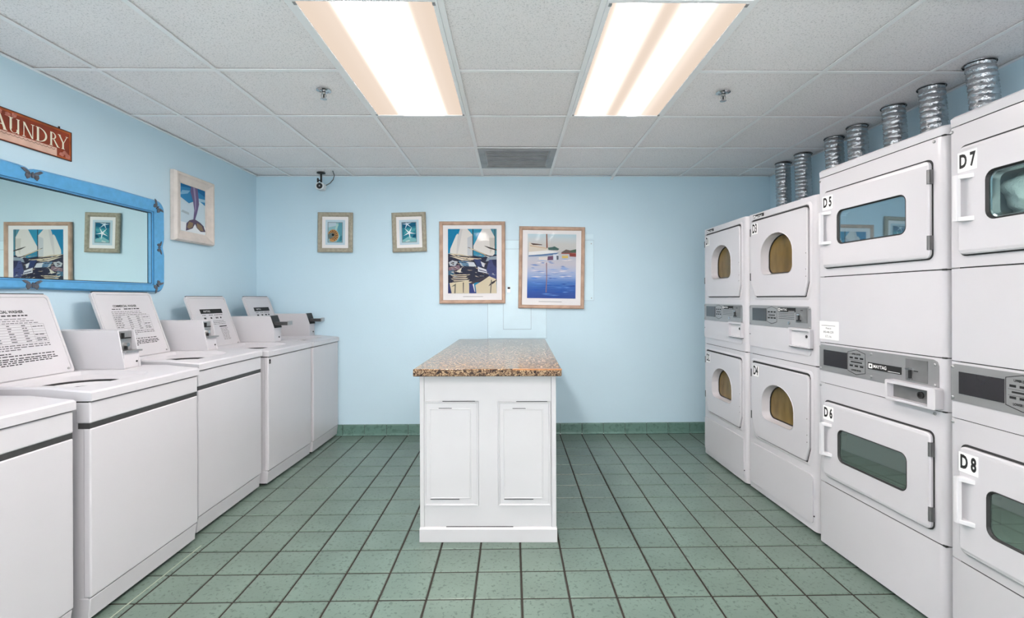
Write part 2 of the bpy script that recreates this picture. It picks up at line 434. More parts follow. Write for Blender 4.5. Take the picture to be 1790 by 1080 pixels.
for j, y in enumerate(CYS[1:-1], 1):
    for i in range(len(CXS) - 1):
        if (i, j) in LIGHTS and (i, j - 1) in LIGHTS: continue
        MB().box(CXS[i] + tw, CXS[i + 1] - tw, y - tw, y + tw, CZ + 0.0002, CZ + 0.003).build('cross_tee', TEE, cl)
MB().loops([[(0.955, 4.36, CZ), (0.979, 4.36, CZ), (0.979, 4.36, CZ + .002), (0.955, 4.36, CZ + .002)],
            [(0.932, 4.53, CZ - 0.048), (0.956, 4.53, CZ - 0.048), (0.956, 4.53, CZ - .046), (0.932, 4.53, CZ - .046)]]).build('loose_tee', TEE, cl)
tr = MB()
tr.box(XL, XL + 0.022, YF, YB, CZ - 0.002, CZ).box(XR - 0.022, XR, YF, YB, CZ - 0.002, CZ).box(XL, XR, YB - 0.022, YB, CZ - 0.002, CZ)
struct(tr.build('trim_1', TEE), 'white ceiling edge angle')

# ================================================================== CEILING THINGS
def ceiling_light(x0, x1, y0, y1, lens, label):
    t = tag(empty('ceiling_light', ((x0 + x1) / 2, (y0 + y1) / 2, CZ)), label, 'ceiling light', 'fluorescent troffers set in the ceiling')
    w, d = (x1 - x0) / 2 - 0.013, (y1 - y0) / 2 - 0.013
    def ring(a, b, z0, z1):
        m = MB()
        m.loops([[(-a, -b, z0), (a, -b, z0), (a, b, z0), (-a, b, z0)], [(-a, -b, z1), (a, -b, z1), (a, b, z1), (-a, b, z1)],
                 [(-a + .018, -b + .018, z1), (a - .018, -b + .018, z1), (a - .018, b - .018, z1), (-a + .018, b - .018, z1)],
                 [(-a + .018, -b + .018, z0), (a - .018, -b + .018, z0), (a - .018, b - .018, z0), (-a + .018, b - .018, z0)]], False, False)
        return m
    ring(w, d, 0.012, -0.006).build('frame', TEE, t)
    a, b = w - 0.018, d - 0.018
    MB().box(-a, a, -b, b, -0.001, 0.001).build('lens', lens, t)
    MB().box(-w, w, -d, d, 0.012, 0.028).build('housing', WHITE2, t)
    for sx in (-1, 1):
        for sy in (-1, 1):
            MB().box(sx * (w - .014) - .006, sx * (w - .014) + .006, sy * (d - .03) - .01, sy * (d - .03) + .01, -0.008, -0.005).build('latch', STEEL, t)
    return t
ceiling_light(CXS[3], CXS[4], CYS[5], CYS[7], LENS_A, 'lit fluorescent ceiling light with one broad white glow, above the washer side')
ceiling_light(CXS[5], CXS[6], CYS[5], CYS[7], LENS_B, 'lit fluorescent ceiling light with two separate tube stripes, above the dryer side')
ceiling_light(CXS[3], CXS[4], CYS[1], CYS[3], LENS_A, 'added ceiling light, unseen behind the camera on the washer side, to brighten the room')  # this light and the next are assumed, added only to light the scene
ceiling_light(CXS[5], CXS[6], CYS[1], CYS[3], LENS_B, 'added ceiling light, unseen behind the camera on the dryer side, to brighten the room')

# return vent
x0, x1, y0, y1 = CXS[4] + .012, CXS[5] - .012, CYS[8] + .012, CYS[9] - .012
vt = tag(empty('ceiling_vent', ((x0 + x1) / 2, (y0 + y1) / 2, CZ)), 'square grey metal return air vent in the ceiling near the back wall', 'vent')
a, b = (x1 - x0) / 2, (y1 - y0) / 2
def rr(a, b, z): return [(-a, -b, z), (a, -b, z), (a, b, z), (-a, b, z)]
MB().loops([rr(a, b, 0.012), rr(a, b, -0.004), rr(a - .045, b - .045, -0.006), rr(a - .055, b - .055, 0.002)], False, False).build('frame', VENT, vt)
MB().loops([rr(a - .055, b - .055, 0.002), rr(a - .075, b - .075, 0.006), rr(a - .2, b - .2, 0.011)], False, True).build('filter', VENT, vt)
for yy in [-.19 + .038 * q for q in range(11)]:
    MB().box(-a + .06, a - .06, yy - .0012, yy + .0012, -0.0005, 0.004).build('blade', VENT, vt)

def sprinkler(x, y, label):
    t = tag(empty('fire_sprinkler', (x, y, CZ)), label, 'sprinkler', 'ceiling sprinkler heads')
    MB().lathe([(0.040, 0), (0.040, -0.003), (0.026, -0.008), (0.024, -0.004)], n=20).build('escutcheon', CHROME, t, smooth=40)
    MB().lathe([(0.011, 0), (0.011, -0.02), (0.007, -0.024)], n=12).build('body', CHROME, t, smooth=40)
    for s in (-1, 1):
        MB().loops([[(s * .010, -.003, -.02), (s * .013, -.003, -.02), (s * .013, .003, -.02), (s * .010, .003, -.02)],
                    [(s * .012, -.003, -.035), (s * .015, -.003, -.035), (s * .015, .003, -.035), (s * .012, .003, -.035)],
                    [(s * .003, -.003, -.048), (s * .006, -.003, -.048), (s * .006, .003, -.048), (s * .003, .003, -.048)]]).build('yoke', CHROME, t)
    MB().lathe([(0.004, -0.02), (0.0045, -0.034), (0.004, -0.047)], n=8).build('bulb', MATS['black_rubber'], t, smooth=40)
    MB().lathe([(0.018, -0.048), (0.018, -0.050), (0.008, -0.052)], n=16).build('deflector', CHROME, t, smooth=30)
sprinkler(-1.05, 2.70, 'chrome fire sprinkler in the ceiling left of both lights')
sprinkler(1.205, 2.71, 'chrome fire sprinkler in the ceiling right of both lights')

# security camera
sc_ = tag(empty('security_camera', (-1.765, 4.47, CZ)), 'small white security camera on a black ceiling mount in the corner', 'camera')
MB().lathe([(0.038, 0), (0.038, -0.006), (0.014, -0.012)], n=20).build('mount', BLACK, sc_, smooth=40)
MB().cyl((0, 0, -.01), (0, 0, -.105), .009, n=12).build('stem', BLACK, sc_, smooth=40)
MB().cyl((0, 0, -.07), (-.034, 0, -.07), .006, n=8).cyl((-.030, 0, -.05), (-.030, 0, -.09), .008, n=10).build('knob', BLACK, sc_, smooth=40)
MB().plate(rrect(-.031, .040, -.165, -.100, .022), (), -.05, .02).build('housing', CAMWHITE, sc_, bevel=.004)
MB().plate(circle(.005, -.132, .027), [circle(.005, -.132, .010)], -.053, -.048).build('lens_ring', BLACK, sc_)
MB().lathe([(.011, -.050), (.007, -.0535)], (.005, 0, -.132), 14, axis='y', cap0=False).build('lens', CHROME, sc_, smooth=40)
cu = MB(); pts = [(.035, .015, -.115), (.07, .03, -.09), (.09, .055, -.05), (.115, .02, -.02), (.13, -.06, 0.0)]
for p, q in zip(pts, pts[1:]): cu.cyl(p, q, .004, n=8)
cu.build('cable', HINGE, sc_)

# ================================================================== ISLAND
ISA = math.radians(-1.25)
isl = tag(empty('island_cabinet', (-0.497, 2.582, 0), ISA), 'white panelled island cabinet standing in the middle of the tiled floor', 'cabinet')
IW, IL, IH = 0.731, 1.70, 0.893
MB().box(0.004, IW - .004, 0.012, IL, 0.0, IH).build('carcass', ISLW, isl)
MB().box(0.024, IW - .026, 0.002, 0.012, 0.078, IH).build('front_board', ISLW, isl)
for x0, x1 in ((0.0, 0.023), (IW - .025, IW)):
    MB().box(x0, x1, -0.003, 0.012, 0.075, IH).build('corner_post', ISLW, isl, bevel=.002)
MB().box(-.002, IW + .004, -0.012, 0.012, 0.0, 0.068).loops([[(-.002, -.012, .068), (IW + .004, -.012, .068), (IW + .004, .012, .068), (-.002, .012, .068)],
     [(0, -.003, .078), (IW + .002, -.003, .078), (IW + .002, .012, .078), (0, .012, .078)]], False, True).build('kick_board', ISLW, isl, bevel=.0015)
for x0, x1, z0, z1 in ((0.022, 0.317, 0.19, 0.752), (0.418, 0.704, 0.19, 0.750)):
    pn = MB().plate(rect(x0 + .012, x1 - .012, z0 + .012, z1 - .012), (), -0.001, 0.004).build('panel', ISLW, isl)
    o = MB(); oo = rect(x0, x1, z0, z1); i1 = rect(x0 + .004, x1 - .004, z0 + .004, z1 - .004); i2 = rect(x0 + .010, x1 - .010, z0 + .010, z1 - .010)
    o.loops([[(p[0], .002, p[1]) for p in oo], [(p[0], -.006, p[1]) for p in i1], [(p[0], -.004, p[1]) for p in i2], [(p[0], .002, p[1]) for p in rect(x0 + .013, x1 - .013, z0 + .013, z1 - .013)]], False, False)
    o.build('moulding', ISLW, pn)
    q = MB(); a0, a1, c0, c1 = x0 + .03, x1 - .042, z0 + .038, z1 - .038
    q.loops([[(p[0], .0, p[1]) for p in rect(a0, a1, c0, c1)], [(p[0], -.004, p[1]) for p in rect(a0 + .002, a1 - .002, c0 + .002, c1 - .002)],
             [(p[0], -.0045, p[1]) for p in rect(a0 + .005, a1 - .005, c0 + .005, c1 - .005)], [(p[0], -.0025, p[1]) for p in rect(a0 + .009, a1 - .009, c0 + .009, c1 - .009)]], False, True)
    q.build('raised_field', ISLW, pn)
    for zz, xa, xb in ((z0 + .037, a0 + .004, a0 + .16), (z1 - .0378, a0 + .05, a0 + .12), (z1 - .0005, x0 + .1, x1 - .02)):
        MB().box(xa, xb, -.0048, -.0005, zz - .0012, zz + .0012).build('paint_crack', SEAM, pn)
MB().box(.14, .50, -.0034, .003, .0775, .0795).build('paint_crack', SEAM, isl)
wt = tag(empty('granite_worktop', (-0.497, 2.582, IH), ISA), 'speckled brown granite worktop lying on the white island cabinet', 'worktop')
MB().box(-.022, IW + .026, -.065, 1.775, 0.001, 0.040).build('slab', GRANITE, wt, bevel=.005, seg=3)
MB().box(.50, IW + .026, -.0655, -.058, .033, .0405).build('edge_patch', mat('patched_granite', '#b27a48', 0.3, var=0.3, vscale=60), wt)

# ================================================================== WASHERS
def washer(near_y, front_x, w, model, dz, label, rz=0.0, mark=False):
    t = tag(empty('washing_machine', (front_x, near_y, 0), PI / 2 + rz), label, 'washing machine', 'top loading washers along the left wall')
    D = 0.68
    T = 0.895 + dz                     # seam under the top
    MB().box(0.004, w - .004, 0.014, D - .01, 0.02, T - .004).build('cabinet', WHITE, t)
    for x in (.05, w - .05):
        for y in (.06, D - .08):
            MB().lathe([(.018, 0), (.018, .006), (.01, .008), (.01, .03)], (x, y, 0), 10).build('foot', BLACK, t)
    zs = 0.786 + dz
    if model == 'A':
        MB().box(0, w, 0.0, 0.06, zs + .021, T - .003).build('upper_front', WHITE, t, bevel=.006, seg=3)
        MB().box(0, w, 0.0, 0.03, 0.108, zs).build('front_panel', WHITE, t, bevel=.006, seg=3)
        MB().box(0.0015, w - .0015, 0.0035, 0.05, zs - .001, zs + .022).build('handle_strip', STRIP, t)
    else:
        MB().box(0, w, 0.0, 0.03, 0.108, T - .003).build('front_panel', WHITE, t, bevel=.007, seg=3)
    MB().loops([[(0.006, .014, .02), (w - .006, .014, .02), (w - .006, .05, .02), (0.006, .05, .02)],
                [(0.002, .004, .104), (w - .002, .004, .104), (w - .002, .05, .104), (.002, .05, .104)]]).build('kick_panel', WHITE, t, bevel=.003)
    MB().box(.002, w - .002, .01, D - .015, T - .006, T + .003).build('seam_gasket', SEAM, t)
    # top with sunken lid well and round tub opening
    zt = lambda y: 0.936 + dz + 0.017 * min(1.0, max(0.0, (y - .01) / .16))
    lx0, lx1, wy0, wy1 = 0.035, min(0.455, w - .12), 0.085, 0.44
    N = 40; cxm, cym = (lx0 + lx1) / 2, (wy0 + wy1) / 2
    def samp(fn): return [fn(2 * PI * q / N) for q in range(N)]
    def sq(a, x0, x1, y0, y1, p):
        c, s_ = math.cos(a), math.sin(a); k = (abs(c) ** p + abs(s_) ** p) ** (-1 / p)
        return ((x0 + x1) / 2 + (x1 - x0) / 2 * c * k, (y0 + y1) / 2 + (y1 - y0) / 2 * s_ * k)
    def outline(e, p=400): return samp(lambda a: sq(a, -.004 + e, w + .004 - e, -.008 + e, D - e, p))
    m = MB()
    o0 = outline(0.0); o1 = outline(0.006); well = samp(lambda a: sq(a, lx0, lx1, wy0, wy1, 9))
    well2 = samp(lambda a: sq(a, lx0 + .012, lx1 - .012, wy0 + .012, wy1 - .012, 7))
    rim = samp(lambda a: (cxm + .165 * math.cos(a), cym + .155 * math.sin(a)))
    m.loops([[(x, y, T + .002) for x, y in o0], [(x, y, zt(y) - .007) for x, y in o0], [(x, y, zt(y)) for x, y in o1],
             [(x, y, zt(y)) for x, y in well], [(x, y, zt(y) - .018) for x, y in well2], [(x, y, .920 + dz) for x, y in rim], [(x, y, .918 + dz) for x, y in rim]], False, False)
    top = m.build('top', WHITE, t, smooth=30)
    MB().loops([[(x, y, .9178 + dz) for x, y in rim], [(cxm + (x - cxm) * .97, cym + (y - cym) * .97, .86 + dz) for x, y in rim]], False, False).build('tub_gap', SEAM, top)
    r2 = samp(lambda a: (cxm + .156 * math.cos(a), cym + .146 * math.sin(a))); r3 = samp(lambda a: (cxm + .115 * math.cos(a), cym + .105 * math.sin(a)))
    MB().loops([[(x, y, .875 + dz) for x, y in r2], [(x, y, .910 + dz) for x, y in r2], [(x, y, .896 + dz) for x, y in r3], [(x, y, .70) for x, y in r3]], False, True).build('tub', WHITE2, top, smooth=40)
    # lid standing open against the wall
    lz = (0.948 if model == 'A' else 0.935) + dz
    lh, lw = 0.405, min(0.435, w - 0.135)
    lid = MB().plate(rrect(0.0, lw, 0.0, lh, .022), (), 0.0, 0.016).build('lid', WHITE, t, bevel=.004)
    lid.location = (0.022, 0.468, lz); lid.rotation_euler = (-math.radians(19.5), 0, 0)
    MB().box(.018, lw - .018, .002, .015, lh - .001, lh + .0045).build('top_gasket', BLACK, lid)
    MB().box(.006, lw + .002, .002, .018, -.006, -.0005).box(lw - .002, lw + .003, .006, .018, -.004, lh - .01).build('gasket_and_edge_shade', BLACK, lid)  # bottom gasket, plus a black strip standing in for shade along the right edge
    MB().plate(rrect(.006, lw - .006, .006, lh - .006, .018), [rrect(.016, lw - .016, .016, lh - .016, .014)], -.004, .001).build('rim', WHITE, lid)
    for x in (.03, lw - .03): bolt(lid, x, .022, 0.0, .006, 'bumper')
    pr = MB()
    rnd = random.Random(int(near_y * 100))
    def words(x0, x1, z, hh, dens=.82):
        x = x0
        while x < x1 - .008:
            l = min(rnd.uniform(.008, .028), x1 - x)
            pr.plate(rect(x, x + l, z - hh, z + hh), (), -.0006, .0, back=False, walls=False); x += l + rnd.uniform(.003, .006)
    if model == 'A':
        words(.10, .17, .30, .0022); words(.185, .30, .30, .003)
        for k_, z in enumerate((.284, .274, .264)): words(.09, .30 + .02 * k_, z, .0012)
        for z in [.257 - .0125 * q for q in range(8)]:
            pr.plate(rect(.09, .36, z - .0004, z + .0004), (), -.0006, 0, back=False, walls=False)
            if z > .18:
                words(.095, .15, z - .006, .0016); words(.19, .215, z - .006, .0016); words(.255, .28, z - .006, .0016)
        for z in (.245, .205, .187, .177): words(.305, .352, z, .0016)
        for x in (.09, .36, .30): pr.plate(rect(x - .0004, x + .0004, .17, .257), (), -.0006, 0, back=False, walls=False)
        for z, x1 in ((.160, .36), (.150, .36), (.140, .22), (.124, .17), (.113, .365), (.100, .375), (.091, .375), (.082, .355), (.073, .2)): words(.09, x1, z, .0016 if z > .13 else .0022)
    else:
        pr.plate(rect(.10, .345, .27, .305), (), -.0006, 0, back=False, walls=False)
        for x in (.13, .20, .26, .31): words(x - .02, x + .025, .258, .002); words(x - .012, x + .016, .235, .006)
        for z in (.21, .198, .186): words(.17, .34, z, .0014)
        pr.plate(rect(.255, .34, .162, .170), (), -.0006, 0, back=False, walls=False)
        for z in [.152 - .009 * q for q in range(11)]: words(.26, .345, z, .0012)
    pr.build('instruction_print', INK, lid, fix=False)
    if model == 'A': text('COMMERCIAL WASHER', .018, lid, (.20, -.0008, .318), sx=.9, bold=.0006)
    else: text('MAYTAG', .02, lid, (.17, -.0012, .287), PAPER, sx=.9)
    # coin meter at the far rear corner
    bx0 = min(0.492, w - 0.112); bx1, bz = bx0 + 0.108, 0.953 + dz
    fy = 0.255 if model == 'A' else 0.222
    if model == 'A': prof = [(.665, bz), (.665, bz + .195), (fy + .035, bz + .195), (fy, bz)]
    else: prof = [(.665, bz), (.665, bz + .205), (fy + .032, bz + .205), (fy, bz + .11), (fy, bz)]
    th = .006
    box = MB()
    if model == 'A':
        # side plates stand proud of a set-back front
        for a, b in ((bx0, bx0 + th), (bx1 - th, bx1)):
            box.loops([[(a, y, z) for y, z in prof], [(b, y, z) for y, z in prof]])
        box.loops([[(bx0 + th, y, z) for y, z in ((.66, bz), (.66, bz + .192), (fy + .065, bz + .192), (fy + .052, bz + .085), (fy + .008, bz + .08), (fy + .012, bz))],
                   [(bx1 - th, y, z) for y, z in ((.66, bz), (.66, bz + .192), (fy + .065, bz + .192), (fy + .052, bz + .085), (fy + .008, bz + .08), (fy + .012, bz))]])
    else:
        box.loops([[(bx0, y, z) for y, z in prof], [(bx1, y, z) for y, z in prof]])
    cb = box.build('coin_meter', WHITE, t, bevel=.002)
    if model == 'A':
        MB().box(bx0 + .012, bx1 - .012, fy + .044, fy + .058, bz + .092, bz + .188).build('slot_plate', STEEL, cb)
        MB().box(bx0 + .03, bx1 - .03, fy + .03, fy + .046, bz + .150, bz + .156).box(bx0 + .03, bx0 + .036, fy + .03, fy + .046, bz + .156, bz + .18).build('coin_slot', BLACK, cb)
        MB().cyl(((bx0 + bx1) / 2, fy + .025, bz + .118), ((bx0 + bx1) / 2, fy + .046, bz + .118), .010, n=12).build('return_knob', CHROME, cb)
        MB().box((bx0 + bx1) / 2 - .003, (bx0 + bx1) / 2 + .003, fy + .03, fy + .046, bz + .092, bz + .115).build('return_stem', BLACK, cb)
        MB().box(bx0 + .004, bx1 + .002, fy - .004, fy + .05, bz + .082, bz + .090).build('shelf', STEEL, cb)
        bolt(cb, bx1 - .02, bz + .03, fy + .010, .005, 'lock', BLACK)
    else:
        n_ = Vector((0, -.11 + .205 - .0, 0))
        MB().loops([[(bx0 + .004, fy - .004, bz + .112), (bx1 + .004, fy - .004, bz + .112), (bx1 + .004, fy + .030, bz + .210), (bx0 + .004, fy + .030, bz + .210)],
                    [(bx0 + .004, fy + .006, bz + .108), (bx1 + .004, fy + .006, bz + .108), (bx1 + .004, fy + .040, bz + .206), (bx0 + .004, fy + .040, bz + .206)]]).build('slot_plate', BLACK, cb)
        MB().box(bx0 + .018, bx1 - .018, fy - .095, fy + .02, bz + .132, bz + .158).build('coin_slide', STRIP, cb, bevel=.003)
        MB().box(bx0 + .022, bx1 - .022, fy - .105, fy - .094, bz + .134, bz + .166).build('slide_pull', STEEL, cb, bevel=.002)
        bolt(cb, (bx0 + bx1) / 2 + .02, bz + .035, fy, .007, 'lock', BLACK)
    if mark: text('n', .055, t, (0.020, -.001, T - .030), bold=.004, sx=.8, name='sticker_mark')
    return t
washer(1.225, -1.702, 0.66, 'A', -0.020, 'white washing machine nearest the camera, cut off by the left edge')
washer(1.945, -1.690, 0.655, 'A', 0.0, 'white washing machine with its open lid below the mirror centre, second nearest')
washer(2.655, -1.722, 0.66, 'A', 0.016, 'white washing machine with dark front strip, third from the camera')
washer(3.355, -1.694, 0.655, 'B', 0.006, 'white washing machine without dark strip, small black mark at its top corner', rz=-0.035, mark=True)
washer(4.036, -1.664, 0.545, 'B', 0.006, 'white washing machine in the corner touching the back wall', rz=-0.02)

# ================================================================== DRYERS
def footprint(w, d, r, n=5):
    pts = [(.034, d), (0, .012), (.003, .003), (.012, 0)]
    for i in range(n + 1):
        a = -PI / 2 + PI / 2 * i / n; pts.append((w - r + r * math.cos(a), r + r * math.sin(a)))
    return pts + [(w, d)]
def shell(w, d, r, z0, z1, holes, name, parent):
    """cabinet section with an open window hole in its front"""
    fp = footprint(w, d, r); m = MB()
    side = [p for p in fp if True]
    # walls from the left back corner around: skip the flat front strip, it is filled with holes
    lo = [(x, y, z0) for x, y in side]; hi = [(x, y, z1) for x, y in side]
    k = len(side)
    for i in range(k):
        j = (i + 1) % k
        if i == 3: continue
        m.face([lo[i], lo[j], hi[j], hi[i]])
    m.face(lo[::-1]); m.face(hi)
    m.plate(rect(.012, w - r, z0, z1), holes, 0.0, 0.02, back=False, walls=False, holewalls=False)
    return m.build(name, WHITE, parent, smooth=35)

def keypad(parent, x0, x1, z0, z1, zc):
    m = MB()
    hx = [(x0, z0 + .014), ((x0 + x1) / 2, z0), (x1, z0 + .014), (x1, z1 - .014), ((x0 + x1) / 2, z1), (x0, z1 - .014)]
    kp = MB().plate(hx, (), -.0036, -.002).build('keypad', SILVER, parent)
    m.plate(hx, [[(x0 + (x - x0) * .97 + .0015, zc + (z - zc) * .96) for x, z in hx]], -.0042, -.0036, back=False)
    for q in range(3):
        xx = x0 + (x1 - x0) * (.12 + .29 * q)
        for zz in (zc + .016, zc - .022): m.box(xx, xx + .020, -.0045, -.0036, zz, zz + .008)
    m.box(x0 + .02, x1 - .02, -.0042, -.0036, zc - .003, zc + .003)
    for zz in (zc + .009, zc - .011): m.box(x0 + .008, x1 - .008, -.004, -.0036, zz - .0005, zz + .0005)
    m.build('keypad_print', INK, parent)
    return kp

def badge(parent, x0, x1, z0, z1, y, size, wide=True):
    b = MB().box(x0, x1, y, y + .002, z0, z1).build('badge', INK, parent)
    zc = (z0 + z1) / 2; h = (z1 - z0) * .7
    MB().plate(rrect(x0 + .004, x0 + .004 + h, zc - h / 2, zc + h / 2, .002), [rect(x0 + .004 + h * .28, x0 + .004 + h * .72, zc - h * .22, zc + h * .22)], y - .0006, y).build('badge_emblem', PAPER, parent)
    text('MAYTAG', size, parent, (x0 + .009 + h, y - .0006, zc), PAPER, sx=.85, align='LEFT', bold=.0004)
    if wide: MB().box(x0 + (x1 - x0) * .62, x1 - .006, y - .0006, y, z0 + .004, z0 + .006).build('badge_rule', PAPER, parent)
    return b

def arch(x0, x1, z0, z1, rt, rb, n=7):
    """window outline: broad arched top, rounded bottom corners"""
    pts = []
    w = (x1 - x0) / 2; cx = (x0 + x1) / 2
    for i in range(2 * n + 1):
        a = PI * i / (2 * n); pts.append((cx + w * math.cos(a), z1 - rt + rt * math.sin(a)))
    for cx_, a0 in ((x0 + rb, 180), (x1 - rb, 270)):
        for i in range(n + 1):
            a = math.radians(a0 + 90 * i / n); pts.append((cx_ + rb * math.cos(a), z0 + rb + rb * math.sin(a)))
    return pts

def drum(parent, xc, zc, r, y0, y1, material):
    m = MB(); m.lathe([(r, y0), (r, y1), (r * .25, y1 + .02)], (xc, 0, zc), 28, axis='y', cap0=False, cap1=True)
    return m.build('drum', material, parent, smooth=40)

def dryer_a(loc, rz, w, nums, label):
    t = tag(empty('stacked_dryer', (*loc, 0), rz), label, 'dryer', 'stacked coin dryers along the right wall')
    H, D, R = 1.862, 0.63, 0.034
    doors = ((0.042, 0.622, 1.310, 1.808, nums[0], 'upper_cabinet', .926, H), (0.048, 0.628, .385, .866, nums[1], 'lower_cabinet', .018, .922))
    for x0, x1, z0, z1, num, cname, c0, c1 in doors:
        wx0, wx1, wz0, wz1 = x0 + .124, x1 - .127, z0 + .135, z1 - .105
        win = arch(wx0, wx1, wz0, wz1, .13, .05)
        cab = shell(w, D, R, c0, c1, [arch(wx0 - .006, wx1 + .006, wz0 - .006, wz1 + .006, .134, .054)], cname, t)
        ol = [(x0 + .062, z0), (x1 - .034, z0), (x1 - .026, z0 + .006), (x1, z0 + .085), (x1, z1 - .025), (x1 - .007, z1 - .007), (x1 - .025, z1), (x0 + .02, z1), (x0 + .005, z1 - .006), (x0, z1 - .02), (x0, z0 + .11), (x0 + .048, z0 + .008)]
        inner = [(cx_ * .985 + (x0 + x1) / 2 * .015, cz_ * .985 + (z0 + z1) / 2 * .015) for cx_, cz_ in ol]
        d = MB()
        d.plate(inner, [win], -.014, -.004, back=False, walls=False, holewalls=False)
        d.loops([[(x, -.0015, z) for x, z in ol], [(x, -.010, z) for x, z in ol], [(x, -.014, z) for x, z in inner]], False, False)
        win2 = arch(wx0 + .008, wx1 - .008, wz0 + .008, wz1 - .008, .125, .046)
        d.loops([[(x, -.014, z) for x, z in win], [(x, -.017, z) for x, z in [(p[0] * .99 + (wx0 + wx1) / 2 * .01, p[1] * .99 + (wz0 + wz1) / 2 * .01) for p in win]], [(x, .036, z) for x, z in win2]], False, False)
        door = d.build('door', WHITE, t, smooth=35)
        # dark shadow line under the door edge
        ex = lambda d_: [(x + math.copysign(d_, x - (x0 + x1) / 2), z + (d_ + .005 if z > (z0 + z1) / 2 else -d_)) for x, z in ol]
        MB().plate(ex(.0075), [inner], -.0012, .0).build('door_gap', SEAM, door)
        MB().loops([[(x, -.0005, z) for x, z in ex(.006)], [(x, -.006, z) for x, z in ex(.009)], [(x, -.005, z) for x, z in ex(.014)], [(x, .0005, z) for x, z in ex(.024)]], False, False).build('door_surround', WHITE, door, smooth=20)
        MB().plate(win2, [arch(wx0 + .013, wx1 - .013, wz0 + .013, wz1 - .013, .122, .043)], .034, .040).build('window_gasket', BLACK, door)
        MB().plate(arch(wx0 + .009, wx1 - .009, wz0 + .009, wz1 - .009, .124, .045), (), .039, .042, back=False, walls=False).build('window', AMBER, door)
        for zz in (z0 + .13, z1 - .07): MB().box(x0 - .006, x0 + .004, -.015, 0, zz - .025, zz + .025).build('hinge', STRIP, door)
        MB().box(x0 + .020, x0 + .088, -.0152, -.0138, z1 - .086, z1 - .016).build('number_label', PAPER, door)
        text(num, .080, door, (x0 + .054, -.0158, z1 - .051), sx=.56, bold=.0026)
        for zz in (z0 + .11, z0 + .15, z0 + .24): bolt(door, x1 - .012, zz, -.010, .0035, 'stud', BLACK)
        drum(t, (wx0 + wx1) / 2, (wz0 + wz1) / 2, .20, .05, .50, DRUMTAN)
    badge(t, .055, .180, 1.816, 1.852, -.003, .022, wide=False)
    # control strip with coin slot
    z0, z1 = 1.118, 1.251
    cp = MB().plate([(.006, z0), (w - .055, z0), (w - .055, z1 - .02), (w - .061, z1 - .006), (w - .075, z1), (.02, z1), (.009, z1 - .005), (.006, z1 - .02)], (), -.002, .004).build('control_panel', SILVER, t)
    MB().box(.045, .205, -.004, -.002, 1.150, 1.232).build('display', DARKGLASS, cp)
    keypad(cp, .213, .322, 1.136, 1.246, 1.191)
    badge(cp, .333, .50, 1.215, 1.241, -.004, .018)
    pr = MB()
    for zz in (1.206, 1.196, 1.185, 1.174): pr.box(.337, .49, -.0026, -.002, zz - .0013, zz + .0013)
    pr.build('instruction_print', STRIP, cp)
    MB().box(.506, .606, -.005, -.002, 1.157, 1.242).build('coin_slot', DARKSTEEL, cp)
    MB().box(.535, .543, -.012, -.004, 1.17, 1.208).box(.522, .556, -.012, -.004, 1.166, 1.172).build('coin_return', BLACK, cp)
    MB().box(.527, .551, -.014, -.004, 1.200, 1.206).build('coin_lip', CHROME, cp)
    MB().box(.55, .57, -.0055, -.004, 1.225, 1.229).build('coin_mouth', BLACK, cp)
    bolt(cp, .442, 1.15, -.002, .011, 'lock', CHROME)
    for x, z in ((.016, z1 - .012), (.016, z0 + .012), (w - .066, z1 - .012), (w - .066, z0 + .014)): bolt(cp, x, z, -.002, .006)
    # plain panel below with the coin tray
    bp_ = MB().plate(rrect(.006, w - .055, .975, 1.116, .02), (), -.005, .004).build('coin_panel', WHITE, t, bevel=.004)
    ty0, ty1, tz0, tz1 = .460, .655, 1.018, 1.126
    MB().plate(rrect(ty0, ty1, tz0, tz1, .006), [rect(ty0 + .012, ty1 - .016, tz0 + .008, tz1 - .012)], -.022, -.002).build('coin_tray', WHITE, bp_, bevel=.0015)
    MB().box(ty0 + .012, ty1 - .016, -.006, -.003, tz0 + .008, tz1 - .012).build('coin_box_face', WHITE2, bp_)
    bolt(bp_, .604, 1.082, -.006, .009, 'coin_lock', BLACK)
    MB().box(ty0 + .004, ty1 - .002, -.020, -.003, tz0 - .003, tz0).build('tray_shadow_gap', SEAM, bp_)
    for x in (.018, w - .050): bolt(bp_, x, 1.055 if x < .1 else 1.028, -.002, .004, 'stud', BLACK)
    MB().box(.036, w - .008, .002, D - .02, .921, .927).build('stack_seam', SEAM, t)
    # lower access panel and feet
    MB().plate(rrect(.012, w - .04, .055, .322, .02), (), -.006, .004).build('access_panel', WHITE, t, bevel=.004)
    for x in (.016, w - .034): bolt(t, x, .13 if x < .1 else .10, -.001, .004, 'stud', BLACK)
    for x in (.05, w - .06):
        for y in (.06, D - .06): MB().lathe([(.02, 0), (.02, .02)], (x, y, 0), 10).build('foot', BLACK, t)
    return t

